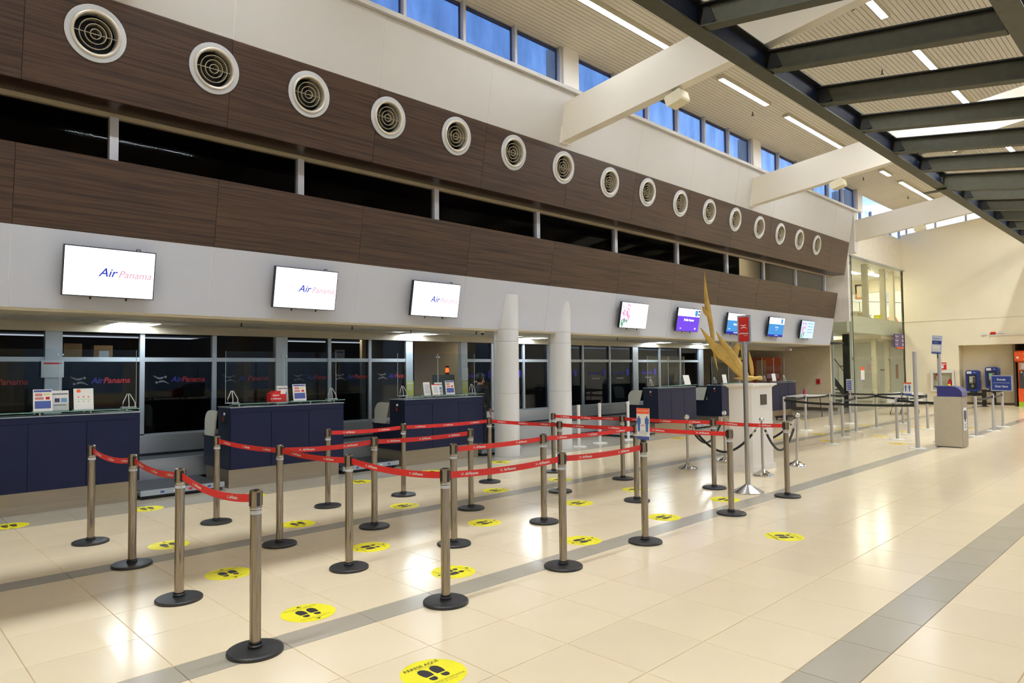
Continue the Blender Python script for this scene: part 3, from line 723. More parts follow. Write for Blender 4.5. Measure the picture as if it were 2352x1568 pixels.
# ================================================================== ROUND COLUMNS (2)
def column(cx, cy, lab):
    t = T('round_column', lab, 'column', (cx, cy, 0), 0, 'round clad columns')
    for a, c in ((0, 1.237), (1.241, 2.264), (2.268, 2.502), (2.506, 3.2)):
        B().lathe([(.246, a), (.25, a+.004), (.25, c-.004), (.246, c)], 48).build('cladding_sheet', m_col, t)
    B().lathe([(.242, .002), (.242, 3.19)], 32, caps=False).build('core', mat('column_joint', (140, 132, 118), .6), t)
column(9.53, 9.90, 'round silver-white column nearer the camera, left of its twin')
column(11.21, 9.97, 'round silver-white column right of its twin, behind the red belts')

# ================================================================== BELT STANCHIONS (24) AND RED BELTS
def belt_post():
    t = T('belt_stanchion', 'x', 'barrier post', (0, 0, 0), 0, 'chrome belt barrier posts')
    B().lathe([(.166, 0), (.167, .008), (.166, .018), (.158, .024), (.12, .028), (.05, .031)], 36).build('base', m_base, t)
    B().lathe([(.044, .031), (.044, .045), (.0375, .05), (.0375, .058)], 24, caps=False).build('collar', m_blackp, t)
    B().lathe([(.034, .05), (.034, .872)], 24).build('pole', m_chrome, t)
    B().lathe([(.0355, .866), (.0365, .869), (.0355, .873)], 24).build('joint_ring', m_chrome2, t)
    B().lathe([(.0365, .873), (.0365, .972), (.034, .98), (.02, .983)], 24).build('head', m_chrome, t); hd_ = t.children[-1]
    for k in range(4):
        M_ = Matrix.Rotation(k*PI/2, 4, 'Z')
        B().hexa([(.033, -.010, .885), (.039, -.010, .885), (.039, .010, .885), (.033, .010, .885), (.033, -.010, .968), (.039, -.010, .968), (.039, .010, .968), (.033, .010, .968)]).xf(M_).build('slot', m_blackp, hd_)
    B().lathe([(.0352, .835), (.0352, .858)], 24, caps=False).build('label_band', mat('post_label', (196, 200, 204), .5), t)
    return Proto(t)
pp = belt_post()
PT = {1: (1.849, 4.154), 8: (3.217, 4.008), 16: (4.496, 3.988), 21: (5.685, 3.968), 23: (7.46, 3.998), 24: (8.954, 3.993),
      2: (1.865, 5.515), 7: (3.192, 5.304), 9: (4.341, 5.274), 15: (5.66, 5.297), 20: (7.38, 5.268), 22: (8.884, 5.012),
      3: (1.899, 6.802), 6: (3.145, 6.522), 10: (4.224, 6.496), 13: (5.597, 6.467), 17: (7.215, 6.438), 19: (8.687, 6.453),
      4: (1.856, 8.019), 5: (3.107, 8.013), 11: (4.455, 7.91), 12: (5.572, 7.848), 14: (7.111, 7.777), 18: (8.515, 7.737)}
rowsP = [('front', [1, 8, 16, 21, 23, 24]), ('second', [2, 7, 9, 15, 20, 22]), ('third', [3, 6, 10, 13, 17, 19]), ('back', [4, 5, 11, 12, 14, 18])]
on6 = ['leftmost', 'second', 'third', 'fourth', 'fifth', 'rightmost']
rowdesc = {'front': 'the front row on the grey floor strip', 'second': 'the second row from the camera', 'third': 'the third row from the camera', 'back': 'the back row nearest the counters'}
PNAME = {}; PSHORT = {}
for rn, ids in rowsP:
    for j, i in enumerate(ids):
        lab = '%s chrome barrier post in %s' % (on6[j], rowdesc[rn])
        if i == 1: lab = 'largest chrome barrier post, leftmost in the front row, nearest the camera'
        if i == 21: lab = 'chrome barrier post of the front row that carries the small orange-topped sign'
        PSHORT[i] = '%s post of %s row' % (on6[j], rn)
        PNAME[i] = '%s post of the %s row' % (on6[j], rn)
        pp.place(lab, (PT[i][0], PT[i][1], 0), rz=(.0 if i not in (1, 8) else .0))
pb = B(); wing_logo(pb, .030, 0, 0); wl_me = pb.mesh('logo', m_print)
tm_ = text_mesh('AirPanama', .030, m_print, .28, 'LEFT', .0008)
PRINT = join_mesh('belt_print', [(wl_me, (-.075, 0)), (tm_, (-.050, 0))], m_print)
def belt(pa, pb_, z0, sag, mt, group, lab, cat='barrier belt', name='barrier_belt', half=.025, prints=3, gap=.040, flip=False, z1=None, pr=PRINT):
    a = Vector((pa[0], pa[1], 0)); c = Vector((pb_[0], pb_[1], 0)); d = (c-a).normalized(); a += d*gap; c -= d*gap
    L = (c-a).length; nrm = Vector((-d.y, d.x, 0)); z1 = z0 if z1 is None else z1
    mid = (a+c)/2
    if nrm.dot(-mid) < 0: nrm = -nrm
    ux = Vector((0, 0, 1)).cross(nrm)            # runs to the right as seen from the camera side
    N = 14; pts = []
    for i in range(N+1):
        t_ = i/N; pts.append(a.lerp(c, t_)+Vector((0, 0, z0+(z1-z0)*t_-sag*4*t_*(1-t_))))
    t = T(name, lab, cat, tuple(mid+Vector((0, 0, z0-sag))), 0, group)
    b = B(); th = nrm*.0012; h = Vector((0, 0, half)); vs = []
    for p in pts: vs += [p-h+th, p+h+th, p+h-th, p-h-th]
    fs = []
    for i in range(N):
        o = i*4
        for k in range(4): fs.append((o+k, o+(k+1) % 4, o+4+(k+1) % 4, o+4+k))
    fs += [(3, 2, 1, 0), (N*4, N*4+1, N*4+2, N*4+3)]
    b.add(vs, fs); web_ = b.build('webbing', mt, t, True)
    for p, q in ((pts[0], -d), (pts[-1], d)):
        B().hexa([p+nrm*s_*.013+q*x_+Vector((0, 0, z_)) for z_ in (-half-.012, half+.012) for s_, x_ in ((-1, -.004), (1, -.004), (1, .006), (-1, .006))]).build('belt_end', m_blackp, t, True)
    for k in range(prints):
        t_ = (k+.5)/prints if prints > 1 else .5
        i = min(N-1, int(t_*N)); fr = t_*N-i; p = pts[i].lerp(pts[i+1], fr); tg = (pts[i+1]-pts[i]).normalized()
        if tg.dot(ux) < 0: tg = -tg
        up = nrm.cross(tg)
        if flip: tg, up = -tg, -up
        link('belt_print', pr, web_, True, frame(p+nrm*.0022, tg, up))
    return t
RB = [(1, 2, .05, 2), (2, 3, .035, 3), (3, 4, .04, 3), (5, 6, .02, 3), (6, 7, .02, 2), (7, 8, .03, 2), (6, 10, .02, 2), (10, 13, .015, 3), (8, 16, .02, 3), (16, 21, .015, 2), (11, 12, .015, 2), (12, 14, .012, 3),
      (14, 17, .008, 3), (17, 20, .008, 2), (9, 15, .01, 2), (15, 20, .012, 3), (20, 23, .008, 2), (18, 19, .008, 3), (19, 22, .008, 3), (22, 24, .012, 2)]
for a, c, sg, n in RB:
    lab = 'red belt, %s to %s' % (PSHORT[a], PSHORT[c])
    belt(PT[a], PT[c], .927, sg, m_red, 'red printed barrier belts', lab, prints=n, flip=(a, c) == (14, 17))

# ================================================================== FLOOR STICKERS
STK = [(1.41, 9.58, 0), (2.82, 9.49, 0), (2.38, 7.33, 0), (2.40, 5.92, 0), (2.41, 4.55, 0), (2.43, 3.14, 0), (4.12, 9.40, 0), (3.72, 7.26, 0), (3.72, 5.79, 90), (5.15, 7.23, 90), (5.79, 9.31, 0), (3.75, 4.57, 90),
       (5.19, 5.77, 90), (6.68, 7.19, 90), (7.18, 9.32, 0), (5.32, 4.46, 90), (6.76, 5.73, 90), (8.0, 7.15, 90), (8.79, 9.31, 0), (6.78, 4.47, 90), (8.05, 5.77, 90), (8.22, 4.49, 90), (6.83, 3.09, 50),
       (14.65, 9.19, 0), (16.26, 9.21, 0), (16.28, 6.27, 90), (17.77, 7.07, 90), (19.45, 7.10, 90), (21.27, 7.14, 90), (18.05, 5.74, 90), (16.62, 4.92, 90), (19.69, 5.76, 90), (21.53, 5.83, 90), (22.28, 9.22, 0), (16.11, 7.49, 90), (21.92, 4.67, 90)]
def foot(sx):
    """sole and heel outline of one shoe, toe towards +Y"""
    sole = [(-.032, .0), (-.037, .03), (-.036, .06), (-.026, .088), (-.006, .10), (.014, .096), (.027, .078), (.031, .05), (.028, .02), (.022, -.002)]
    heel = [(-.024, -.014), (.019, -.016), (.022, -.036), (.014, -.054), (-.002, -.06), (-.018, -.054), (-.026, -.036)]
    return [[(sx*x, y_) for x, y_ in q] for q in (sole, heel)]
def sticker_proto(kind):
    t = T('floor_sticker', 'x', 'floor sticker', (0, 0, 0), 0, 'yellow footprint floor stickers')
    B().lathe([(.188, 0), (.188, .0012)], 48).build('disc', m_yel, t)
    for sx in (-1, 1):
        so, he = foot(sx); off = sx*.044
        B().prism([(x+off, y_-.02) for x, y_ in so][::-1 if sx > 0 else 1], .0012, .0018).build('sole', m_ink, t)
        B().prism([(x+off, y_-.02) for x, y_ in he][::1 if sx > 0 else -1], .0012, .0018).build('heel', m_ink, t)
    def tx(s, sz, y_, m, wt=0): link('lettering', text_mesh(s, sz, m, 0, weight=wt), t, False, Matrix.Translation((0, y_, .0017)))
    if kind == 0:
        tx('PÁRESE AQUÍ', .040, .118, m_ink, .0006); tx('STAND UP HERE', .016, .090, m_ink2); tx('MANTENGA SU DISTANCIA', .022, -.108, m_ink); tx('KEEP YOUR DISTANCE', .014, -.130, m_ink2)
    else:
        tx('MANTENGA SU DISTANCIA', .020, .118, m_ink); tx('KEEP YOUR DISTANCE', .015, .098, m_ink2); tx('MANTENGA SU DISTANCIA', .018, -.108, m_ink2); tx('KEEP YOUR DISTANCE', .013, -.126, m_ink2)
        B().prism([(-.020, .140), (.020, .140), (0, .166)], .0012, .0018).build('arrow', m_ink, t); B().prism([(.020, -.140), (-.020, -.140), (0, -.166)], .0012, .0018).build('arrow', m_ink, t)
    return Proto(t)
sk0, sk1 = sticker_proto(0), sticker_proto(1)
def far_sticker(loc, lab):
    t = T('floor_sticker', lab, 'floor sticker', loc, PI/2, 'yellow footprint floor stickers')
    B().lathe([(.188, 0), (.188, .0012)], 32).build('disc', mat('faded_yellow', (224, 190, 40), .4), t)
    b = B()
    for sx in (-1, 1):
        so, he = foot(sx)
        b.prism([(x+sx*.044, y_-.02) for x, y_ in so][::-1 if sx > 0 else 1], .0012, .0018).prism([(x+sx*.044, y_-.02) for x, y_ in he][::1 if sx > 0 else -1], .0012, .0018)
    b.build('footprints', mat('faded_ink', (176, 148, 40), .5), t)
SLB = {0: 'yellow footprint sticker cut by the left picture edge, in front of the first counter', 1: 'yellow footprint sticker behind the second post of the leftmost belt line', 2: 'yellow footprint sticker between the leftmost belt line and the second, farthest of three',
       3: 'yellow footprint sticker left of the largest chrome post, partly hidden by it', 4: 'yellow footprint sticker right of the largest chrome post with two black arrows', 5: 'nearest and largest yellow sticker at the bottom edge, reading PARESE AQUI',
       6: 'yellow footprint sticker hidden behind the head of the largest chrome post', 7: 'yellow footprint sticker right behind the second post of the third row', 8: 'yellow footprint sticker behind the second post of the second row',
       9: 'yellow footprint sticker between the third posts of the back and third rows', 10: 'small yellow sticker in front of the second counter', 11: 'yellow footprint sticker behind the second post of the front row',
       12: 'yellow footprint sticker right of the third post of the second row', 13: 'yellow footprint sticker in front of the third counter, between belts', 14: 'yellow sticker just below the belt, at the foot of the third counter',
       15: 'yellow footprint sticker behind the third post of the front row', 16: 'yellow footprint sticker behind the fourth post of the second row', 17: 'small yellow sticker in front of the two round columns',
       18: 'yellow sticker at the foot of the nearer round column', 19: 'yellow footprint sticker right behind the post with the orange-topped sign', 20: 'yellow sticker beside the fifth post of the second row',
       21: 'yellow footprint sticker in front of the white pedestal', 22: 'lone yellow footprint sticker on the open floor right of all red belts'}
for i, (x_, y_, a_) in enumerate(STK):
    if i <= 22: (sk0 if i in (5, 22) else sk1).place(SLB[i], (x_, y_, .0002), math.radians(a_))
    else:
        lab = {23: 'faded yellow sticker before the fourth counter', 24: 'faded yellow sticker before the fifth counter', 33: 'faded yellow sticker beside the folding table by the wall', 34: 'faded yellow sticker right behind the white pedestal',
               35: 'faded yellow sticker right of the grey kiosk'}.get(i) or 'faded yellow sticker in the black-belt queue, %s' % {25: 'left of its nearest grey post', 26: 'second from its left end', 27: 'behind its second near post', 28: 'farthest back of the left lane', 29: 'between its two nearest lanes', 30: 'nearest the camera', 31: 'behind the sign with two figures', 32: 'beside the post left of the kiosk'}[i]
        far_sticker((x_, y_, .0002), lab)

# ================================================================== GREY QUEUE POSTS AND BLACK BELTS
def grey_post_proto(name, h, mpole, rad, mbase, grp, cat='barrier post'):
    t = T(name, 'x', cat, (0, 0, 0), 0, grp)
    B().lathe([(.172, 0), (.172, .010), (.16, .016), (.05, .022)], 32).build('base', mbase, t)
    B().lathe([(rad, .02), (rad, h-.10)], 20).build('pole', mpole, t)
    B().lathe([(rad+.002, h-.10), (rad+.002, h-.006), (rad-.004, h)], 20).build('head', mpole, t)
    return Proto(t)
gpp = grey_post_proto('queue_post', .955, m_gpost, .032, m_gbase, 'silver-grey queue posts')
GP = dict(A=(15.65, 5.95), B=(17.3, 6.32), C=(21.73, 7.71), D=(18.88, 6.56), E=(20.48, 6.58), F=(17.55, 5.2), G=(22.32, 6.45), H=(19.07, 5.38), I=(20.94, 5.45), J=(20.22, 7.73), K=(18.6, 7.74), L=(17.07, 7.64), M=(19.45, 4.04), N=(21.39, 4.06), O=(22.92, 4.13))
GL = dict(A='nearest silver-grey queue post, left end of the front black belt', B='silver-grey queue post second in the left near lane', C='silver-grey queue post carrying the narrow blue striped sign', D='silver-grey queue post third in the left near lane',
          E='silver-grey queue post in the middle of the queue, at the belt turn', F='silver-grey queue post just left of the tall grey pole', G='silver-grey queue post in front of the second folding table', H='silver-grey queue post carrying the white sign with two blue figures',
          I='silver-grey queue post left of the grey kiosk', J='silver-grey queue post half hidden behind the nearest queue post', K='silver-grey queue post in front of the first folding table', L='silver-grey queue post right behind the white pedestal',
          M='silver-grey queue post right of the grey kiosk', N='silver-grey queue post second to the right of the kiosk', O='silver-grey queue post carrying the blue Entrada sign')
for k, p in GP.items(): gpp.place(GL[k], (p[0], p[1], 0))
tp = grey_post_proto('tall_post', 2.0, m_gpost, .04, m_gbase, 'tall grey poles')
tp.place('tall bare grey pole on a round base, left of the kiosk', (15.91, 4.34, 0))
KB = [('L', 'K', 'from behind the pedestal to the post at the first table'), ('K', 'J', 'between the posts before the first folding table'), ('J', 'C', 'ending at the post with the narrow blue sign'), ('A', 'B', 'joining the two nearest left posts'),
      ('B', 'D', 'along the left near lane, second stretch'), ('D', 'E', 'along the left near lane, third stretch'), ('C', 'G', 'in front of the glass room'), ('F', 'H', 'from the post by the tall pole to the two-figure sign'), ('H', 'I', 'from the two-figure sign towards the kiosk'),
      ('G', 'I', 'from the second table towards the kiosk'), ('M', 'N', 'right of the kiosk, first stretch'), ('N', 'O', 'right of the kiosk, ending at the Entrada sign'), ('E', 'H', 'crossing the middle of the queue')]
for a, c, d_ in KB:
    belt(GP[a], GP[c], .88, .02, m_black, 'black queue belts', 'black queue belt '+d_, prints=0, gap=.036)
belt(GP['A'], (15.91, 4.34), .88, .012, m_black, 'black queue belts', 'long black queue belt to the tall grey pole', prints=0, gap=.042)
belt((11.6, 5.9), GP['A'], .86, .01, m_black, 'black queue belts', 'black queue belt passing behind the white pedestal', prints=0, gap=.04) if False else None
belt(GP['F'], (16.75, 4.10), .90, .01, m_black, 'black queue belts', 'black queue belt that ends behind the kiosk', prints=0, gap=.04)
belt(GP['L'], GP['A'], .87, .012, m_black, 'black queue belts', 'lower black queue belt behind the white pedestal', prints=0, gap=.04)
# short white posts by the columns
wpp = grey_post_proto('white_post', .92, m_wpost, .034, mat('white_base', (228, 226, 216), .35), 'plain white posts by the columns')
for p, lab in [((11.64, 9.82), 'plain white post right beside the right-hand round column'), ((12.53, 9.94), 'plain white post in the middle behind the red belts'), ((13.54, 9.88), 'plain white post in front of the curved grey counter wing')]:
    wpp.place(lab, (p[0], p[1], 0))

# ================================================================== CHECK-IN COUNTERS (6)
CL = 1.87
def counter_proto():
    t = T('checkin_counter', 'x', 'counter', (0, 0, 0), 0, 'navy check-in counters')
    b = B().box(.03, .13, 0, CL-.02, .46, .275).box(.03, .46, 0, CL-.02, 1.0, .275); b.build('plinth', m_inox_w, t)
    b = B().box(0, .02, .28, CL, .46, 1.185); b.build('carcass', m_navy2, t)
    for k in range(3):
        a, c = k*CL/3, (k+1)*CL/3
        B().box(a+.004, 0, .285, c-.004, .02, 1.10).build('front_panel', m_navy, t)
    B().box(.004, 0, 1.105, CL-.004, .02, 1.185).build('top_rail', m_navy, t)
    B().box(0, .46, .28, CL, 1.02, .72).build('desk_cabinet', m_navy2, t); B().box(-.01, .46, .72, CL, 1.04, .745).build('desk_top', m_navy2, t)
    B().box(-.005, -.005, 1.185, CL+.005, .47, 1.197).build('steel_top', m_alu, t)
    for x_ in (.15, .75, 1.3, 1.72):
        for y_ in (.06, .38): B().cyl((x_, y_, 1.197), (x_, y_, 1.236), .014, 10).build('standoff', m_satin, t)
    B().box(.0, -.04, 1.236, CL, .44, 1.247).build('glass_shelf', g_top, t)
    b = B().box(.0, -.0405, 1.236, CL, -.0395, 1.247); b.build('glass_edge', g_edge, t)
    w_ = [(.47, 1.13), (.74, 1.13), (.82, 1.11), (.88, 1.06), (.915, .99), (.92, .93), (.92, .745), (.58, .745)]
    B().prism([(y_, z_) for y_, z_ in w_][::-1], -.028, -.004, 'YZ').build('wing_panel', m_wing, t)
    sw_ = B().box(-.03, .18, .98, 0, .27, 1.06).build('switch_box', m_blackp, t); B().box(-.033, .19, .99, -.03, .215, 1.04).build('switch_button', m_redp, sw_); B().box(-.006, .20, 1.075, 0, .25, 1.11).build('tag', m_paper, t)
    return Proto(t)
cp = counter_proto()
CXS = [1.03, 4.11, 7.20, 15.15, 18.43, 21.65]
CLB = ['leftmost navy check-in counter, cut by the left picture edge', 'navy check-in counter with the red cardboard box on its glass shelf', 'navy check-in counter just left of the round columns', 'navy check-in counter right of the round columns, behind the two-figure sign',
       'navy check-in counter partly behind the white pedestal', 'farthest navy check-in counter, right behind the white pedestal']
for x_, lab in zip(CXS, CLB): cp.place(lab, (x_, 10.10, 0))
ZS = 1.248
# acrylic screens
def guard(x0, x1, lab, mid=None):
    t = T('acrylic_screen', lab, 'acrylic screen', ((x0+x1)/2, 10.44, ZS), 0, 'clear acrylic screens on the counters')
    m = (x0+x1)/2 if mid is None else mid
    for a, c in ((x0, m-.006), (m+.006, x1)):
        B().box(a, 10.437, ZS+.002, c, 10.443, 2.03).build('sheet', g_clear, t, True)
        [B().box(q-.002, 10.436, ZS+.002, q+.002, 10.444, 2.03).build('sheet_edge', mat('acrylic_edge', (190, 200, 200), .3), t, True) for q in (a, c)]
    for x_ in (x0+.09, x1-.10):
        b = B()
        for dx in (-.075, 0, .075):
            b.tube([(x_+dx*.2, 10.42, 1.43), (x_+dx, 10.39, 1.31), (x_+dx, 10.39, ZS)], .006, 6)
        b.box(x_-.09, 10.36, ZS, x_+.09, 10.46, ZS+.006); b.build('tripod_foot', mat('acrylic_foot', (214, 218, 218), .25), t, True)
    for z_ in (1.96,):
        b = B().cyl((m-.03, 10.425, z_), (m-.03, 10.455, z_), .012, 8).cyl((m+.03, 10.425, z_), (m+.03, 10.455, z_), .012, 8); b.build('clamp', m_chrome2, t, True)
for (a, c, m_), lab in zip([(1.10, 2.94, 2.04), (4.17, 6.03, 5.10), (7.29, 9.15, 8.22), (15.2, 17.0, 16.18), (18.5, 20.2, 19.5), (21.75, 23.4, 22.6)],
        ['clear acrylic screen on the leftmost counter', 'clear acrylic screen on the counter with the red box', 'clear acrylic screen on the counter left of the round columns', 'clear acrylic screen on the counter right of the columns', 'clear acrylic screen on the counter behind the pedestal', 'clear acrylic screen on the farthest counter']):
    guard(a, c, lab, m_)
def poster(x0, x1, z1, y_, lab, style, lean=.04, name='info_display', cat='display', tw=0.):
    w_ = x1-x0; h_ = z1-ZS
    t = T(name, lab, cat, ((x0+x1)/2, y_, ZS), tw, 'upright notices on the counters')
    B().hexa([(-w_/2, 0, 0), (w_/2, 0, 0), (w_/2, .012, 0), (-w_/2, .012, 0), (-w_/2, lean, h_), (w_/2, lean, h_), (w_/2, lean+.012, h_), (-w_/2, lean+.012, h_)]).build('board', m_paper, t); bd_ = t.children[-1]
    B().box(-w_/2, 0, 0, w_/2, .10, .008).build('foot_plate', mat('acrylic_foot', (214, 218, 218), .25), t)
    yy = lambda z: lean*z/h_-.0015
    def pt(a, c, d, e_, m, nm): B().hexa([(a*w_, yy(c*h_), c*h_), (d*w_, yy(c*h_), c*h_), (d*w_, yy(c*h_)+.001, c*h_), (a*w_, yy(c*h_)+.001, c*h_), (a*w_, yy(e_*h_), e_*h_), (d*w_, yy(e_*h_), e_*h_), (d*w_, yy(e_*h_)+.001, e_*h_), (a*w_, yy(e_*h_)+.001, e_*h_)]).build(nm, m, bd_)
    if style == 'blue':
        pt(-.46, .88, .46, .97, m_bluep, 'blue_heading'); pt(-.42, .14, .42, .48, m_bluep, 'blue_picture'); pt(-.40, .70, -.02, .82, mat('print_rose', (196, 130, 120), .6), 'photo'); pt(.05, .73, .38, .82, mat('print_sand', (222, 206, 150), .6), 'photo')
        pt(-.40, .54, .05, .65, mat('print_rose', (0, 0, 0)), 'photo'); pt(.15, .54, .36, .66, m_redp, 'red_icon')
    elif style == 'icons':
        B().cyl((-.25*w_, yy(.88*h_)-.001, .88*h_), (-.25*w_, yy(.88*h_)+.001, .88*h_), .024, 14).build('red_roundel', m_orp, t)
        for q in range(3): pt(-.3+.25*q, .58, -.22+.25*q, .64, m_orp, 'red_icon'); pt(-.3+.25*q, .38, -.22+.25*q, .42, mat('print_green', (120, 190, 110), .6), 'green_icon')
        pt(-.35, .49, .35, .505, mat('print_green', (0, 0, 0)), 'green_line')
    elif style == 'plain':
        pt(-.35, .15, .35, .85, mat('print_grey', (198, 200, 204), .6), 'text_block')
    elif style == 'leaf':
        pt(-.45, .80, .45, .86, mat('print_dark', (110, 110, 120), .6), 'heading'); pt(-.3, .42, -.02, .62, mat('print_navy', (60, 56, 90), .6), 'photo'); pt(.06, .42, .4, .62, mat('print_sky', (120, 160, 200), .6), 'photo'); pt(-.35, .26, .35, .30, MATS['print_dark'], 'text_line')
        B().box(-w_/2, -.02, 0, w_/2, -.016, h_*.4).build('pocket', g_clear, t)
    elif style == 'redtop':
        pt(-.5, .92, .5, 1.0, m_redp, 'red_heading'); pt(-.3, .2, .3, .8, MATS['print_grey'] if 'print_grey' in MATS else mat('print_grey', (198, 200, 204), .6), 'text_block'); pt(-.4, .02, .3, .08, m_orp, 'red_footer')
poster(1.71, 1.91, 1.52, 10.14, 'white notice with blue blocks at the left on the first counter', 'blue')
poster(1.91, 2.10, 1.50, 10.21, 'leaflet holder in the middle of the first counter', 'leaf', name='leaflet_holder', cat='leaflet holder')
poster(2.14, 2.36, 1.52, 10.14, 'white notice with rows of small icons on the first counter', 'icons')
poster(4.90, 5.08, 1.49, 10.24, 'leaflet holder behind the red cardboard box', 'leaf', name='leaflet_holder', cat='leaflet holder')
poster(5.12, 5.34, 1.51, 10.15, 'white notice with blue blocks right of the red cardboard box', 'blue')
poster(7.70, 7.85, 1.49, 10.18, 'plain grey upright calendar sheet left of the red-topped card', 'plain')
poster(7.86, 8.03, 1.45, 10.13, 'tilted white card with a red top edge on the third counter', 'redtop', .05)
poster(8.01, 8.19, 1.48, 10.24, 'leaflet holder between the red-topped card and the blue notice', 'leaf', name='leaflet_holder', cat='leaflet holder')
poster(8.21, 8.42, 1.51, 10.17, 'white notice with blue blocks on the counter left of the columns', 'blue')
poster(16.55, 16.85, 1.51, 10.15, 'tilted white tablet card on the counter right of the columns', 'none', .07)
poster(18.63, 18.86, 1.50, 10.14, 'white tablet card left on the counter behind the pedestal', 'none')
poster(21.87, 22.13, 1.49, 10.14, 'white tablet card on the farthest counter', 'none')
# red cardboard box with white pocket
t = T('leaflet_box', 'red cardboard leaflet box with white print and a white card, second counter', 'box', (4.85, 10.10, ZS))
b = B().prism([(-.12, 0), (.03, 0), (.03, .17), (-.05, .17), (-.12, .12)], 0, .16, 'XZ'); b.build('box_body', m_redp, t)
B().box(.035, .01, 0, .13, .12, .12).build('front_pocket', m_redsign, t); B().box(.04, .02, .11, .12, .03, .19).build('white_card', m_paper, t)
link('lettering', text_mesh('RESERVA', .026, m_print, 0, weight=.0008), t, False, frame((-.045, -.002, .10), (1, 0, 0), (0, 0, 1))); link('belt_print', PRINT, t, False, frame((-.045, -.002, .05), (.7, 0, 0), (0, 0, 1)))
# sheets lying on the steel top
for i, (a, c, lab) in enumerate([(2.45, 2.75, 'white sheet lying under the glass shelf of the first counter'), (4.3, 4.6, 'cream sheet lying under the glass shelf, left on the second counter'), (8.55, 8.9, 'white sheet lying on the counter left of the columns')]):
    t = T('paper_sheet', lab, 'paper', ((a+c)/2, 10.2, 1.198), .1, 'loose papers on the counters'); B().box(-(c-a)/2, -.10, 0, (c-a)/2, .10, .002).build('sheet', m_paper, t)
# ---- weigh scales between the counters
def scale_proto():
    t = T('weigh_conveyor', 'x', 'weigh conveyor', (0, 0, 0), 0, 'low weigh conveyors between counters')
    B().box(0, .02, .055, 1.12, .98, .105).build('frame', m_inox, t); B().box(.02, .03, .105, 1.10, .96, .118).build('belt', m_belt_top, t)
    B().box(0, -.005, .05, 1.12, .02, .122).build('front_rail', m_alu, t)
    B().box(.02, .06, .012, 1.10, .95, .055).build('underside', m_blackp, t)
    for x_ in (.06, .55, 1.05): B().cyl((x_, .06, 0), (x_, .06, .05), .02, 10).build('foot', m_blackp, t)
    for x_, m in ((.25, m_bluep), (.42, m_paper), (.50, m_orp), (.62, m_redp), (.72, m_paper), (.88, m_bluep)): B().box(x_, -.007, .07, x_+.05, -.005, .098).build('sticker', m, t)
    return Proto(t)
sp_ = scale_proto()
for x_, y_, lab in [(2.93, 10.16, 'low weigh conveyor between the first and second counters'), (6.01, 10.18, 'low weigh conveyor left of the counter with three notices, behind posts'), (9.12, 10.2, 'low weigh conveyor at the foot of the nearer round column'), (13.95, 10.18, 'low weigh conveyor left of the fourth counter'), (17.15, 10.18, 'low weigh conveyor between the fourth and fifth counters')]:
    sp_.place(lab, (x_, y_, 0))
def collector(x0, x1, lab):
    t = T('baggage_conveyor', lab, 'conveyor', ((x0+x1)/2, 11.8, 0), 0, 'long baggage conveyors behind the counters')
    B().box(x0, 11.26, .10, x1, 11.32, .40).build('front_apron', m_inox, t, True); B().box(x0, 11.25, .385, x1, 11.30, .405).build('top_trim', m_alu, t, True)
    B().box(x0, 11.32, .33, x1, 12.05, .385).build('belt', m_belt_top, t, True); B().box(x0, 12.05, .30, x1, 12.14, .42).build('rear_rail', m_blackp, t, True)
    B().box(x0, 12.15, .02, x1, 12.22, .70).build('back_apron', m_inox, t, True); B().box(x0, 11.4, 0, x1, 12.05, .30).build('plinth', m_blackp, t, True)
collector(-3.1, 8.85, 'long steel baggage conveyor behind the left counters'); collector(10.85, 21.0, 'long steel baggage conveyor behind the columns and right counters')
# ---- things behind / on the glass wall
def decal(x0, x1, kind):
    zc_ = 1.60; yy = YG-.055
    if kind == 0:
        b = B(); wing_logo(b, .20); t = T('window_decal', 'x', 'window decal', (x0+.24, YG-.008, zc_), 0, 'airline decals on the glass wall')
        b.build('wings', mat('decal_grey', (96, 100, 104), .6), t, False, frame((0, 0, 0), (1, 0, 0), (0, 0, 1)))
        link('lettering', text_mesh('Air', .125, mat('decal_blue', (28, 28, 116), .5), .25, 'LEFT', .003), t, False, frame((.16, 0, 0), (1, 0, 0), (0, 0, 1))); link('lettering', text_mesh('Panama', .125, mat('decal_red', (140, 18, 22), .5), .25, 'LEFT', .003), t, False, frame((.325, 0, 0), (1, 0, 0), (0, 0, 1)))
    else:
        t = T('window_decal', 'x', 'window decal', ((x0+x1)/2, YG-.008, zc_), 0, 'airline decals on the glass wall')
        link('lettering', text_mesh('CopaAirlines', .105, mat('decal_violet', (52, 40, 170), .5), 0, weight=.002), t, False, frame((-.08, 0, -.02), (1, 0, 0), (0, 0, 1)))
        B().box(.30, -.002, -.09, .42, 0, .09).build('emblem', MATS['decal_violet'], t); link('lettering', text_mesh('STAR ALLIANCE', .05, m_print, 0), t, False, frame((0, 0, -.17), (1, 0, 0), (0, 0, 1)))
    return t
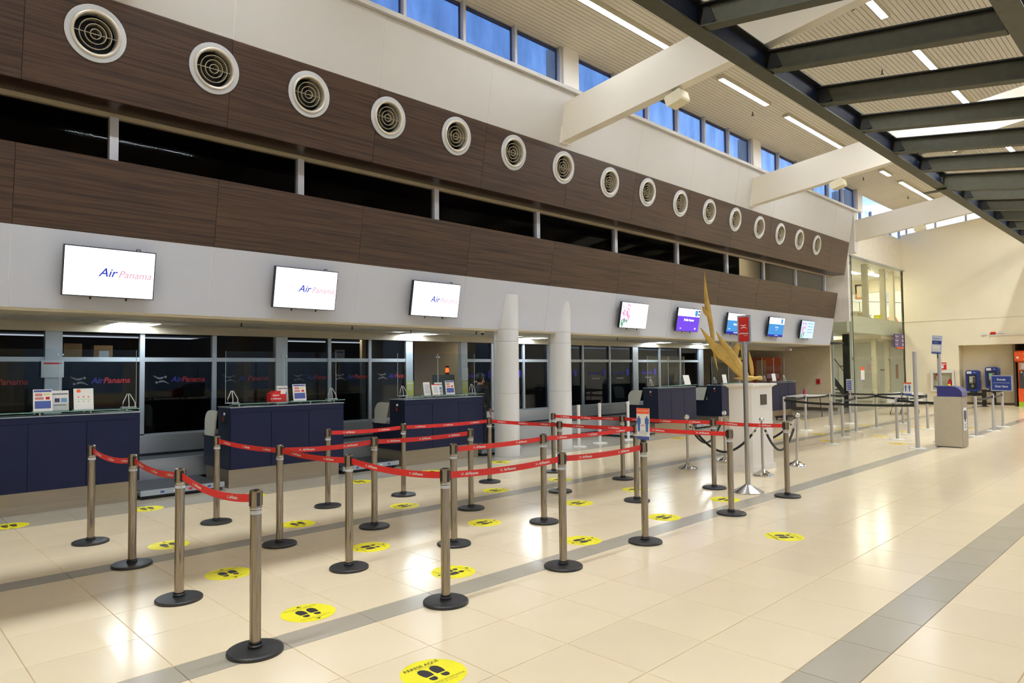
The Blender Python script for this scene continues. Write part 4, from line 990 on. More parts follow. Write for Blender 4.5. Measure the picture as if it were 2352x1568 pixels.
dl = [(1.05, 2.2, 0, 'grey wings and red lettering on the leftmost window'), (2.42, 3.5, 0, 'grey wings and red lettering behind the icon notice'), (3.6, 4.66, 0, 'grey wings and red lettering over the first weigh conveyor'), (4.74, 5.8, 0, 'grey wings and red lettering left of the red box'),
      (6.06, 6.9, 0, 'grey wings and red lettering right of the red box'), (6.95, 7.8, 0, 'grey wings and red lettering over the second weigh conveyor'), (7.95, 8.75, 0, 'grey wings and red lettering left of the open doorway'),
      (10.55, 11.3, 1, 'violet lettering behind the man in black'), (11.4, 12.4, 1, 'violet lettering between the round columns'), (13.5, 14.7, 1, 'violet lettering right of the second round column'), (14.8, 15.9, 1, 'violet lettering above the curved grey wing'), (16.0, 17.0, 1, 'violet lettering behind the fourth counter'), (17.4, 18.5, 1, 'violet lettering at the far end of the glass wall')]
for x0, x1, k, lab in dl: decal(x0, x1, k)['label'] = 'window decal with '+lab
def notice(x0, x1, z0, z1, m, lab, head=None, y_=12.225):
    t = T('wall_notice', lab, 'notice', ((x0+x1)/2, y_, z0)); B().box(x0, y_, z0, x1, y_+.004, z1).build('sheet', m, t, True)
    if head:
        B().box(x0+.03, y_-.001, z1-.06, x1-.03, y_, z1-.035).build('heading', head, t, True)
        for k in range(4): B().box(x0+.03, y_-.001, z1-.10-.028*k, x1-.04, y_, z1-.09-.028*k).build('text_line', mat('print_grey', (198, 200, 204), .6), t, True)
notice(2.15, 2.44, 1.66, 1.92, mat('pale_notice', (190, 200, 206), .6), 'pale printed notice stuck on the window post behind the first counter', m_redp)
notice(8.76, 8.96, 1.16, 1.48, m_paper_y, 'yellow-green notice on the post left of the open doorway', MATS['print_grey'])
notice(10.33, 10.52, 1.14, 1.46, m_paper_y, 'yellow-green notice on the post right of the open doorway', MATS['print_grey'])
notice(10.33, 10.52, 1.48, 1.76, MATS['pale_notice'], 'pale notice above the yellow-green one, right of the doorway', MATS['print_grey'])
notice(7.2, 7.42, 1.95, 2.15, MATS['pale_notice'], 'small grey exit notice behind the upper glass near the doorway', m_bluep, 12.5)
t = T('wall_shelf', 'narrow shelf behind the glass carrying two cardboard boxes', 'shelf', (2.9, 12.62, 1.93)); B().box(2.42, 12.36, 1.915, 3.5, 12.95, 1.945).build('board', m_dark2, t, True); B().box(2.43, 12.9, 1.6, 2.46, 12.94, 1.915).box(3.44, 12.9, 1.6, 3.47, 12.94, 1.915).build('bracket', m_dark2, t, True)
for x0, x1, z1, lab, lb_ in [(2.44, 2.72, 2.19, 'brown cardboard box behind the glass, left one, turned sideways', 0), (2.90, 3.17, 2.165, 'brown cardboard box behind the glass with a white paper label', 1)]:
    t = T('cardboard_box', lab, 'box', ((x0+x1)/2, 12.62, 1.946), .0 if lb_ else .35, 'cardboard boxes behind the glass'); w_ = (x1-x0)/2; h_ = z1-1.946
    B().box(-w_, -.11, 0, w_, .11, h_).build('carton', m_card, t)
    B().box(-w_-.002, -.03, h_*.999, w_+.002, .03, h_+.002).build('tape', mat('tape', (176, 146, 96), .4), t)
    if lb_: B().box(-w_*.45, -.113, .02, w_*.6, -.110, h_*.6).build('paper_label', MATS['pale_notice'], t)
t = T('warning_beacon', 'glowing red warning beacon on a grey box in the open doorway', 'beacon', (10.6, 13.0, 1.60)); B().box(10.3, 13.0, 0, 10.75, 13.3, 1.6).build('cabinet', mat('grey_cabinet', (110, 118, 116), .5), t, True); B().lathe([(.05, 1.6), (.05, 1.66)], 14, (10.62, 13.12, 0)).build('base', m_blackp, t, True); B().lathe([(.042, 1.66), (.042, 1.74), (.02, 1.77)], 14, (10.62, 13.12, 0)).build('lens', m_beacon, t, True); B().lathe([(.043, 1.77), (.043, 1.82)], 14, (10.62, 13.12, 0)).build('cap', m_blackp, t, True)

# ================================================================== PERSON
def person():
    t = T('person', 'man in black shirt and navy trousers, back turned, left of the nearer column', 'person', (10.17, 11.42, 0), math.radians(18)); t.scale = (.955, .955, .955)
    # local frame: faces +X, left side +Y
    J = {'pel': (0, 0, .92, .135, .105), 'wai': (.0, 0, 1.05, .125, .095), 'che': (.01, 0, 1.24, .155, .11), 'clav': (0, 0, 1.385, .10, .075), 'nek': (.01, 0, 1.45, .055, .055), 'hd0': (.025, 0, 1.52, .07, .065), 'hd1': (.03, 0, 1.60, .085, .075), 'hd2': (.025, 0, 1.665, .06, .06)}
    E_ = [('pel', 'wai'), ('wai', 'che'), ('che', 'clav'), ('clav', 'nek'), ('nek', 'hd0'), ('hd0', 'hd1'), ('hd1', 'hd2')]
    for s, n in ((1, 'l'), (-1, 'r')):
        J['sh'+n] = (0, .175*s, 1.355, .06, .06); J['el'+n] = (-.03, .235*s, 1.08, .042, .042); J['wr'+n] = (.05, .245*s, .86, .027, .027); J['pa'+n] = (.07, .245*s, .80, .034, .020)
        J['hp'+n] = (0, .085*s, .86, .095, .095); J['kn'+n] = (.02, .095*s, .48, .06, .06); J['an'+n] = (-.01, .10*s, .09, .042, .042); J['fo'+n] = (.06, .10*s, .035, .04, .03); J['to'+n] = (.16, .105*s, .025, .035, .022)
        E_ += [('clav', 'sh'+n), ('sh'+n, 'el'+n), ('el'+n, 'wr'+n), ('wr'+n, 'pa'+n), ('pel', 'hp'+n), ('hp'+n, 'kn'+n), ('kn'+n, 'an'+n), ('an'+n, 'fo'+n), ('fo'+n, 'to'+n)]
        for q in range(4):   # fingers
            yo = (-.024+.016*q)*1; ln = (.062, .072, .068, .052)[q]
            a, c = 'f%d%s' % (q, n), 'g%d%s' % (q, n)
            J[a] = (.082+yo*.9, .245*s-.006*s, .765, .0095, .0095); J[c] = (.092+yo*.9, .238*s, .765-ln, .0075, .0075); E_ += [('pa'+n, a), (a, c)]
        J['th'+n] = (.105, .228*s, .79, .011, .011); J['ti'+n] = (.118, .222*s, .75, .009, .009); E_ += [('pa'+n, 'th'+n), ('th'+n, 'ti'+n)]
    ks = list(J); me = bpy.data.meshes.new('body'); me.from_pydata([J[k][:3] for k in ks], [(ks.index(a), ks.index(c)) for a, c in E_], [])
    tmp = bpy.data.objects.new('body', me); COL.objects.link(tmp)
    md = tmp.modifiers.new('skin', 'SKIN'); md.use_smooth_shade = True
    for i, k in enumerate(ks):
        sv = me.skin_vertices[0].data[i]; sv.radius = J[k][3:5]; sv.use_root = (k == 'pel')
    sb = tmp.modifiers.new('sub', 'SUBSURF'); sb.levels = 2; sb.render_levels = 2
    bpy.context.view_layer.update()
    m2 = bpy.data.meshes.new_from_object(tmp.evaluated_get(bpy.context.evaluated_depsgraph_get())); bpy.data.objects.remove(tmp)
    m2.materials.clear()
    for m in (m_skin, m_shirt, m_trou, m_blackp): m2.materials.append(m)
    for p in m2.polygons:
        c = p.center; z = c.z
        arm = abs(c.y) > .19 and z < 1.2
        p.material_index = 3 if z < .075 else (0 if (arm and z < .90) or (z > 1.455 and abs(c.y) < .12) else (1 if (z > .93 or arm) else 2)); p.use_smooth = True
    link('body', m2, t)
    hb = B(); hb.loft([((.0, 0, 1.50), (.03, 0, 0), (0, .05, 0)), ((-.022, 0, 1.55), (.065, 0, 0), (0, .078, 0)), ((-.008, 0, 1.62), (.095, 0, 0), (0, .086, 0)), ((.005, 0, 1.68), (.09, 0, 0), (0, .078, 0)), ((.012, 0, 1.725), (.05, 0, 0), (0, .045, 0)), ((.012, 0, 1.733), (.01, 0, 0), (0, .01, 0))], 18); hb.build('hair', m_hair, t)
    for s in (1, -1):
        B().sphere((.02, .082*s, 1.575), .024, 10, 6, (.8, .45, 1.25)).build('ear', m_skin, t); B().sphere((.106, .032*s, 1.60), .011, 10, 6).build('eye', m_paper, t); B().sphere((.115, .032*s, 1.60), .005, 8, 5).build('pupil', m_ink, t)
    B().loft([((.105, 0, 1.60), (.006, 0, 0), (0, .008, 0)), ((.125, 0, 1.565), (.012, 0, 0), (0, .014, 0)), ((.108, 0, 1.553), (.006, 0, 0), (0, .010, 0))], 10).build('nose', m_skin, t); B().box(.098, -.022, 1.525, .106, .022, 1.533).build('mouth', mat('lips', (140, 80, 70), .5), t)
    B().lathe([(.142, .93), (.145, .955), (.142, .96)], 24, caps=False).xf(Matrix.Diagonal((.82, 1.0, 1, 1))).build('belt_line', mat('brown_belt', (150, 84, 40), .5), t)
    B().tube([(.10, .11, 1.36), (.0, .13, 1.42), (-.10, .13, 1.34), (-.13, .14, 1.12)], .014, 6).build('shoulder_strap', m_blackp, t)
person()

# ================================================================== PEDESTAL AND GOLDEN BIRDS
t = T('pedestal', 'white box pedestal with a dark plaque, carrying the golden birds', 'pedestal', (10.99, 5.49, 0))
B().box(-.37, -.20, .09, .37, .20, 1.36).build('shaft', m_white2, t); B().box(-.40, -.225, 0, .40, .225, .09).build('plinth', m_white2, t)
B().hexa([(-.37, -.20, 1.36), (.37, -.20, 1.36), (.37, .20, 1.36), (-.37, .20, 1.36), (-.41, -.24, 1.40), (.41, -.24, 1.40), (.41, .24, 1.40), (-.41, .24, 1.40)]).build('cove', m_white2, t)
B().box(-.43, -.26, 1.40, .43, .26, 1.43).build('cap', m_white2, t)
B().box(-.06, -.212, 1.08, .15, -.20, 1.25).build('plaque', mat('plaque', (52, 46, 42), .4), t)
AX = math.atan2(-.6997, .7145)
t = T('bird_sculpture', 'golden sculpture of flying birds with long raised wings on the white pedestal', 'sculpture', (10.99, 5.49, 1.43), AX)
OX, OY, PM = 1721., 879., 136.
def gp_(x, y, dpt=0): return Vector(((x-OX)/PM, dpt, (OY-y)/PM))
def blade(pts, th=.02, n=12):
    """feathered wing: pts = (x, y, half width, depth) along its length"""
    secs = []
    P = [gp_(x, y, d) for x, y, _, d in pts]
    for i, (x, y, hw, d) in enumerate(pts):
        dr = (P[min(i+1, len(P)-1)]-P[max(i-1, 0)]).normalized(); per = dr.cross(Vector((0, 1, 0))).normalized()
        secs.append((P[i], per*max(hw, .4)/PM, Vector((0, 1, 0))*th*(.35+.65*min(1, hw/8))))
    return B().loft(secs, n)
blade([(1621.5, 620, .5, 0), (1622.5, 650, 3, 0), (1624, 680, 5, 0), (1627.5, 706, 6.8, 0), (1631, 725, 6, .0), (1634, 745, 5.5, 0), (1636.5, 765, 5, 0), (1638, 785, 3.6, 0), (1640, 812, 2.6, 0), (1643.5, 832, 1.8, 0), (1647, 848, .5, 0)], .022).build('upright_wing', m_gold, t)
B().loft([(gp_(1636, 742, -.02), (.012, 0, .02), (0, .02, 0)), (gp_(1629, 722, -.02), (.03, 0, .03), (0, .028, 0)), (gp_(1620, 712, -.02), (.028, 0, .03), (0, .026, 0)), (gp_(1616, 703, -.02), (.016, 0, .012), (0, .016, 0)), (gp_(1613.5, 701, -.02), (.004, 0, .004), (0, .004, 0))], 12).build('upper_bird_head', m_gold, t)
blade([(1609, 750, .6, -.02), (1617, 762, 3.5, -.02), (1627, 776, 6.5, -.02), (1640, 793, 10, -.02), (1652, 805, 14, -.02), (1668, 815, 16, -.02), (1687, 833, 15, -.01), (1700, 850, 13.5, 0), (1709, 864, 11, .0), (1714, 872, 6, 0)], .03).build('great_wing', m_gold, t)
blade([(1644, 759, .6, -.035), (1650, 770, 3.2, -.035), (1658, 784, 5.5, -.035), (1669, 800, 9, -.03), (1684, 822, 10, -.025), (1697, 842, 8, -.02), (1706, 856, 4, -.01)], .026).build('wing_fork', m_gold, t)
B().loft([(gp_(1683, 866.5), (0, 0, .008), (0, .03, 0)), (gp_(1692, 866.5), (0, 0, .018), (0, .06, 0)), (gp_(1703, 867), (0, 0, .042), (0, .065, 0)), (gp_(1714, 867), (0, 0, .055), (0, .07, 0)), (gp_(1724, 867), (0, 0, .042), (0, .05, 0)), (gp_(1731, 866.5), (0, 0, .026), (0, .03, 0)), (gp_(1738, 866), (0, 0, .027), (0, .03, 0)), (gp_(1744, 866), (0, 0, .036), (0, .036, 0)), (gp_(1748, 866.5), (0, 0, .026), (0, .026, 0)), (gp_(1750, 867.5), (0, 0, .006), (0, .006, 0))], 14).build('lower_bird_body', m_gold, t)
B().loft([(gp_(1748.5, 867), (.0, 0, .012), (0, .012, 0)), (gp_(1745, 870.5), (.0, 0, .01), (0, .008, 0)), (gp_(1738, 871), (.0, 0, .003), (0, .003, 0))], 8).build('beak', m_gold, t)
blade([(1728.5, 866, 2.5, .05), (1727.5, 850, 5, .05), (1725.5, 830, 4.5, .05), (1723, 815, 2.5, .05), (1721.5, 803, .5, .05)], .018).build('right_wing', m_gold, t)
B().loft([(gp_(1652.5, 821, .16), (0, 0, .004), (0, .012, 0)), (gp_(1668, 821.5, .16), (0, 0, .014), (0, .03, 0)), (gp_(1690, 822, .16), (0, 0, .026), (0, .035, 0)), (gp_(1704, 821.5, .16), (0, 0, .026), (0, .03, 0)), (gp_(1716, 820.5, .16), (0, 0, .016), (0, .02, 0)), (gp_(1724, 820, .16), (0, 0, .004), (0, .005, 0))], 12).build('middle_bird_body', m_gold, t)
blade([(1691, 820, 9, .16), (1695, 806, 9, .16), (1700, 793, 6.5, .16), (1704, 782, 3, .16), (1706, 775, .6, .16)], .018).build('middle_bird_wing', m_gold, t)
blade([(1712, 820, 4, .13), (1711, 800, 4.5, .13), (1709, 786, 2, .13), (1708, 778, .5, .13)], .016).build('middle_bird_far_wing', m_gold, t)
B().cyl(gp_(1712, 866, .0)-Vector((0, 0, .03)), (gp_(1712, 879)-Vector((0, 0, 0))), .03, 14).build('mount', m_gold, t)
B().cyl(gp_(1708, 862, .03), gp_(1700, 824, .15), .014, 8).build('strut', m_gold, t); B().cyl(gp_(1642, 800, -.01), gp_(1646, 797, -.02), .02, 8).build('strut', m_gold, t)

# ================================================================== ROPE STANCHIONS
def rope_post_proto():
    t = T('rope_stanchion', 'x', 'rope stanchion', (0, 0, 0), 0, 'chrome rope stanchions around the pedestal')
    B().lathe([(.155, 0), (.158, .012), (.154, .026), (.14, .034), (.09, .058), (.05, .085), (.026, .10)], 32).build('base', m_chrome2, t)
    B().lathe([(.020, .09), (.020, .80)], 18).build('pole', m_satin, t); B().lathe([(.05, .80), (.052, .806), (.05, .812), (.022, .822), (.012, .838)], 20).build('ring_plate', m_chrome2, t)
    B().sphere((0, 0, .876), .043, 20, 12).build('ball', m_chrome2, t)
    return Proto(t)
rp = rope_post_proto()
RP = {'a': (10.27, 6.28), 'b': (11.57, 6.30), 'c': (10.42, 5.03), 'd': (11.83, 5.10)}
for k, lab in dict(a='chrome ball-topped rope stanchion left of the pedestal', b='chrome ball-topped rope stanchion hidden behind the pedestal', c='chrome ball-topped rope stanchion in front of the pedestal', d='leaning chrome ball-topped rope stanchion right of the pedestal').items():
    rp.place(lab, (*RP[k], 0), rot=((.07, -.07, 0) if k == 'd' else (0, 0, 0)))
def rope(p, q, sag, lab, dz1=0):
    a = Vector((*p, .79)); c = Vector((*q, .79-dz1)); d = (c-a); d.z = 0; d.normalize(); a += d*.05; c -= d*.05
    t = T('velvet_rope', lab, 'rope', tuple((a+c)/2-Vector((0, 0, sag))), 0, 'black ropes between the rope stanchions')
    N = 22; pts = []
    for i in range(N+1):
        s_ = i/N; pts.append(a.lerp(c, s_)-Vector((0, 0, sag*(1-(abs(2*s_-1))**1.9))))
    B().tube(pts[1:-1], .019, 10).build('rope', m_rope, t, True)
    for i0, i1 in ((0, 2), (N, N-2)): B().cyl(pts[i0], pts[i1], .014, 10, .022).build('end_hook', m_chrome2, t, True)
D_ = (11.83-.055, 5.10-.055)
rope(RP['a'], RP['c'], .46, 'black rope sagging between the left and front stanchions'); rope(RP['a'], RP['b'], .40, 'black rope running behind from the left stanchion')
rope(RP['c'], D_, .45, 'black rope sagging from the front stanchion to the leaning one'); rope(RP['b'], D_, .38, 'black rope behind the pedestal to the leaning stanchion')

# ================================================================== SIGNS ON POLES
t = T('pole_sign', 'tall steel pole on a cone base carrying the red airline sign', 'sign', (8.91, 4.52, 0), -.08)
B().lathe([(.205, 0), (.206, .008), (.20, .014), (.06, .095), (.040, .11)], 40).build('cone_base', m_satin, t); B().lathe([(.0335, .10), (.0335, 2.06)], 24).build('pole', m_satin, t)
B().box(-.012, -.098, 2.03, .012, .098, 2.42).build('frame', m_satin, t); B().box(-.016, -.076, 2.058, -.012, .076, 2.395).build('red_panel', m_redsign, t)
b = B(); wing_logo(b, .085); b.build('wings', m_print, t, False, frame((-.018, 0, 2.265), (0, -1, 0), (0, 0, 1)))
link('lettering', text_mesh('AirPanama', .032, m_print, .28, weight=.0006), t, False, frame((-.018, 0, 2.17), (0, -1, 0), (0, 0, 1))); link('lettering', text_mesh('CHECK IN', .013, m_print), t, False, frame((-.018, -.03, 2.14), (0, -1, 0), (0, 0, 1)))
def figures(t, x_, zc_, s, ux, n=1):
    for sg in (-1, 1):
        o = sg*.30*s; M_ = frame((x_, 0, zc_), ux, (0, 0, 1))
        b = B(); flat(b, [(o+.055*s*math.cos(a_), .40*s+.055*s*math.sin(a_)) for a_ in [2*PI*i/14 for i in range(14)]]); b.build('figure_head', m_ink, t, False, M_)
        b = B(); flat(b, [(o-.14*s, .30*s), (o-.10*s, .34*s), (o+.10*s, .34*s), (o+.14*s, .30*s), (o+.14*s, -.02*s), (o+.09*s, -.02*s), (o+.08*s, -.5*s), (o-.08*s, -.5*s), (o-.09*s, -.02*s), (o-.14*s, -.02*s)]); b.build('figure_body', mat('figure_blue', (64, 104, 170), .6), t, False, M_)
t = T('post_sign', 'small white sign with an orange head and two blue figures on a chrome post', 'sign', (5.685, 3.968, .984), -.02)
B().box(-.004, -.075, .018, .004, .075, .325).build('board', m_paper, t); B().box(-.02, -.02, 0, .02, .02, .02).build('clip', m_blackp, t); B().box(-.006, -.075, .27, -.004, .075, .325).build('orange_head', m_orp, t); B().box(-.006, -.075, .018, -.004, .075, .05).build('blue_foot', m_bluep, t)
figures(t, -.0065, .175, .16, (0, -1, 0)); B().box(-.0068, -.02, .155, -.006, .02, .16).build('red_arrow', m_redp, t)
for k in range(4): B().box(-.0068, -.045, .068+.012*k, -.006, .045, .072+.012*k).build('text_line', MATS['print_grey'], t)
link('lettering', text_mesh('MANTENGA LA DISTANCIA', .0105, m_print, weight=.0003), t, False, frame((-.0068, 0, .30), (0, -1, 0), (0, 0, 1)))
t = T('post_sign', 'white sign with a red top and two blue figures above a queue post', 'sign', (19.07, 5.38, .957), -.35)
B().box(-.004, -.105, .015, .004, .105, .33).build('board', m_paper, t); B().box(-.006, -.105, .295, -.004, .105, .33).build('red_head', m_orp, t); B().box(-.006, -.105, .015, -.004, .105, .055).build('blue_foot', m_bluep, t); figures(t, -.0065, .19, .17, (0, -1, 0)); B().box(-.012, -.012, 0, .012, .012, .016).build('clip', m_blackp, t)
t = T('post_sign', 'narrow sign with blue stripes above a queue post near the glass room', 'sign', (21.73, 7.71, .957), -.45)
B().box(-.004, -.11, .015, .004, .11, .36).build('board', m_paper, t); B().box(-.012, -.012, 0, .012, .012, .016).build('clip', m_blackp, t)
for k in range(5): B().box(-.006, -.09, .04+.06*k, -.004, .09, .085+.06*k).build('blue_stripe', m_bluep, t)
t = T('post_sign', 'blue sign reading Entrada, Enter Here above a queue post', 'sign', (22.92, 4.13, .957), -.55)
B().box(-.006, -.33, .02, .004, .33, .46).build('frame', mat('sign_grey', (160, 164, 180), .4), t); B().box(-.008, -.29, .05, -.006, .29, .43).build('blue_panel', m_bluesign, t); B().box(-.0095, -.25, .245, -.008, .25, .252).build('rule', m_print, t); B().box(-.012, -.012, 0, .012, .012, .02).build('clip', m_blackp, t)
for s_, z_ in (('Entrada', .34), ('Enter Here', .15)): link('lettering', text_mesh(s_, .085, m_print, weight=.002), t, False, frame((-.0095, 0, z_), (0, -1, 0), (0, 0, 1)))
t = T('pole_sign', 'tall grey pole behind the kiosk with a slanted airline notice', 'sign', (17.55, 4.30, 0), -.35)
B().lathe([(.17, 0), (.17, .012), (.05, .02)], 28).build('base', m_gbase, t); B().lathe([(.04, .02), (.04, 1.95)], 20).build('pole', m_gpost, t); B().box(-.045, -.01, 1.86, -.03, .01, 1.98).build('clamp', m_blackp, t)
Ms = Matrix.Translation((-.03, .02, 2.16)) @ Matrix.Rotation(.10, 4, 'X')
B().box(-.006, -.115, -.21, .006, .115, .21).xf(Ms).build('board', mat('sign_pale', (196, 204, 220), .5), t); B().box(-.009, -.105, .02, -.006, .105, .095).xf(Ms).build('blue_band', m_bluesign, t); B().box(-.009, -.105, -.19, -.006, .105, -.165).xf(Ms).build('blue_rule', m_bluesign, t); B().box(-.009, -.09, -.14, -.006, .09, 0).xf(Ms).build('text_block', m_paper, t)
link('lettering', text_mesh('CopaAirlines', .034, m_bluep), t, False, Ms @ frame((-.0095, .015, .14), (0, -1, 0), (0, 0, 1))); link('lettering', text_mesh('Check-In', .03, m_print), t, False, Ms @ frame((-.0095, .02, .057), (0, -1, 0), (0, 0, 1)))

# ================================================================== KIOSK
t = T('info_kiosk', 'grey box kiosk with a dark blue curved hood, right of the tall pole', 'kiosk', (16.53, 3.68, 0))
B().box(0, 0, .015, .45, .50, 1.05).build('cabinet', m_kiosk, t); B().box(.02, .02, 0, .43, .48, .02).build('kick', m_blackp, t); B().box(.0, -.006, .03, .45, 0, 1.04).build('front_door', m_kiosk2, t)
hp_ = [(.43, 1.05), (.43, 1.235), (.49, 1.255), (.49, 1.27), (.20, 1.27), (.10, 1.255), (.03, 1.215), (-.015, 1.15), (-.02, 1.05)]
B().prism(hp_, .0, .44, 'YZ').build('blue_hood', m_blue, t)
B().box(.10, -.010, .35, .36, -.006, .82).build('poster', m_paper, t); B().box(.13, -.0115, .58, .33, -.010, .76).build('poster_picture', mat('print_navy', (60, 56, 90), .6), t)
B().lathe([(.05, -.0125), (.05, -.010)], 20, (.23, 0, .57), 'Y').build('poster_roundel', MATS['print_navy'], t)
for k in range(3): B().box(.15, -.0115, .40+.035*k, .31, -.010, .415+.035*k).build('text_line', MATS['print_dark'], t)

# ================================================================== FAR WALL THINGS
def phone(y_, z_, lab, lit):
    t = T('pay_phone', lab, 'pay phone', (XE+.60, y_, z_), 0, 'blue pay phones in the alcove')
    ol = [(-.22, .06), (-.24, .0), (-.235, -.38), (-.20, -.44), (.20, -.44), (.235, -.38), (.24, 0), (.24, .36), (.20, .44), (-.16, .44), (-.23, .38)]
    B().prism(ol, -.42, .0, 'YZ').build('hood', m_blue2, t)
    B().box(-.423, -.16, -.36, -.418, .17, .27).build('cavity', m_blackp, t)
    pb_ = B().box(-.46, -.10, -.10, -.423, .10, .20).build('phone_body', mat('phone_grey', (150, 146, 138), .4), t)
    B().tube([(-.47, -.07, .15), (-.485, -.07, .05), (-.47, -.07, -.10)], [.03, .018, .03], 10).build('handset', m_blackp, pb_)
    B().box(-.463, .0, .10, -.46, .08, .15).build('phone_display', emis('phone_green', (60, 230, 150), .9) if lit else MATS['print_grey'], pb_)
    for i in range(3):
        for j in range(3): B().box(-.464, .01+.025*j, -.02+.028*i, -.46, .028+.025*j, .0+.028*i).build('key', m_paper, pb_)
    B().box(-.45, -.06, -.28, -.423, .04, -.16).build('coin_tray', m_satin, t)
    B().box(-.424, .02, .30, -.42, .19, .40).build('white_label', m_paper, t); link('lettering', text_mesh('TEL', .06, m_print), t, False, frame((-.424, -.09, .35), (0, -1, 0), (0, 0, 1)))
    B().box(-.40, -.10, -.52, -.05, .10, -.44).build('bracket', m_blackp, t); B().box(-.10, -.05, -z_, -.03, .05, -.5).build('pedestal_leg', m_blackp, t)
phone(7.22, 1.04, 'left blue pay phone in the wall alcove', False); phone(6.52, 1.17, 'right blue pay phone with a lit green display, mounted higher', True)
t = T('queue_barrier', 'black post with black belts under the right pay phone', 'barrier post', (33.6, 6.66, 0)); B().lathe([(.16, 0), (.16, .02), (.05, .03)], 24).build('base', m_blackp, t); B().box(-.06, -.07, .02, .06, .07, .70).build('post', m_blackp, t); B().box(-.01, -.06, .60, .01, -.60, .68).build('belt', m_black, t); B().box(-.01, .06, .44, .01, .75, .56).build('belt', m_black, t)
t = T('fire_cabinet', 'white framed wall cabinet with fire hose and extinguisher', 'fire cabinet', (XE-.04, 8.25, .58))
B().box(-.01, -.44, 0, .04, .44, .90).build('back', mat('cabinet_in', (200, 190, 160), .6), t)
b = B().box(-.10, -.44, 0, .03, -.36, .90).box(-.10, .36, 0, .03, .44, .90).box(-.10, -.36, .80, .03, .36, .90).box(-.10, -.36, 0, .03, .36, .08); b.build('frame', m_white2, t)
B().box(-.095, -.36, .08, -.09, .36, .80).build('glass_door', g_clear, t)
B().lathe([(.07, .10), (.075, .14), (.075, .42), (.03, .48), (.02, .52)], 16, (-.045, -.26, .02)).xf(Matrix.Identity(4)).build('extinguisher', m_redp, t); B().box(-.123, -.31, .26, -.118, -.21, .32).build('extinguisher_label', m_yel, t)
B().tube([(-.03+.0*i, .08+.16*math.cos(i*.5), .35+.16*math.sin(i*.5)) for i in range(30)], .022, 8).build('hose', mat('hose_canvas', (226, 214, 176), .8), t); B().tube([(-.05, .26, .5), (-.05, .30, .62), (-.05, .24, .74), (-.05, .0, .74)], .02, 8).build('red_pipe', m_redp, t)
t = T('fire_sign', 'small red and white fire sign above the fire cabinet', 'sign', (XE-.01, 8.26, 1.66)); B().box(-.006, -.15, -.13, .01, .13, .17).build('plate', m_redp, t); B().box(-.008, -.05, -.08, -.006, .12, .06).build('white_field', m_paper, t); B().box(-.0085, -.12, .08, -.006, .10, .12).build('white_line', m_paper, t)
t = T('wall_conduit', 'thin white conduit running along the far wall above the alcove', 'conduit', (XE-.03, 4.5, 2.93)); B().cyl((XE-.03, 6.42, 2.93), (XE-.03, .0, 2.93), .028, 10).build('pipe', m_white2, t, True); B().tube([(XE-.03, 6.42, 2.93), (XE-.03, 6.50, 2.90), (XE-.03, 6.52, 2.80)], .018, 8).build('elbow', m_white2, t, True)
for y_, z_, m, lab in [(6.70, 3.0, m_white2, 'white emergency light box on the far wall, left of the red one'), (6.38, 3.02, m_redp, 'small red alarm box at the start of the wall conduit'), (6.08, 3.05, m_white2, 'white emergency light box on the far wall, right of the red one')]:
    t = T('wall_box', lab, 'wall box', (XE-.001, y_, z_), 0, 'small boxes on the far wall'); B().box(-.07, -.09, -.05, 0, .09, .05).build('case', m, t); B().box(-.08, -.06, -.03, -.07, .06, .03).build('lens', m_paper if m is m_white2 else m_redsign, t)
# orange cash machine
t = T('cash_machine', 'orange cash machine with white chevrons at the right picture edge', 'cash machine', (XE+.05, 5.05, 0))
B().box(0, -.55, 0, .7, .55, 2.25).build('back_panel', m_orange, t); B().hexa([(-.35, -.60, 1.86), (0, -.60, 1.80), (0, .60, 1.80), (-.35, .60, 1.86), (-.35, -.60, 2.20), (0, -.60, 2.27), (0, .60, 2.27), (-.35, .60, 2.20)]).build('head_canopy', m_orange, t)
for k in range(2):
    for sg in (1, -1): B().bar((-.356, .30-.13*k, 2.03+sg*.12), (-.356, .19-.13*k, 2.03), .01, .04, (1, 0, 0)).build('chevron', m_print, t)
B().sphere((-.34, .50, 1.98), .05, 12, 8).build('white_lamp', m_paper, t)
B().box(-.03, -.5, 1.50, 0, .50, 1.78).build('fascia', mat('machine_pale', (206, 200, 190), .4), t); B().box(-.034, -.42, 1.54, -.03, .42, 1.74).build('poster', m_paper, t); B().box(-.036, .0, 1.64, -.034, .28, 1.70).build('red_lettering', m_redp, t)
B().box(-.12, -.5, .74, 0, .50, 1.45).build('console', mat('machine_dark', (56, 54, 52), .4), t); B().box(-.125, -.30, 1.14, -.12, .34, 1.38).build('screen', m_scr_t, t); B().box(-.127, .02, 1.20, -.125, .32, 1.25).build('screen_band', m_scr_k, t); B().box(-.14, -.1, .82, -.12, .25, .92).build('card_slot', m_satin, t); B().sphere((-.12, .42, 1.40), .05, 10, 6).build('mirror', m_chrome2, t)
B().box(-.10, -.55, .20, 0, .55, .74).build('lower_door', m_orange, t); B().box(-.104, -.55, .0, 0, .55, .20).build('lime_kick', m_green, t)
link('lettering', text_mesh('canal', .09, m_print, .2), t, False, frame((-.102, .30, .60), (0, -1, 0), (0, 0, 1)))

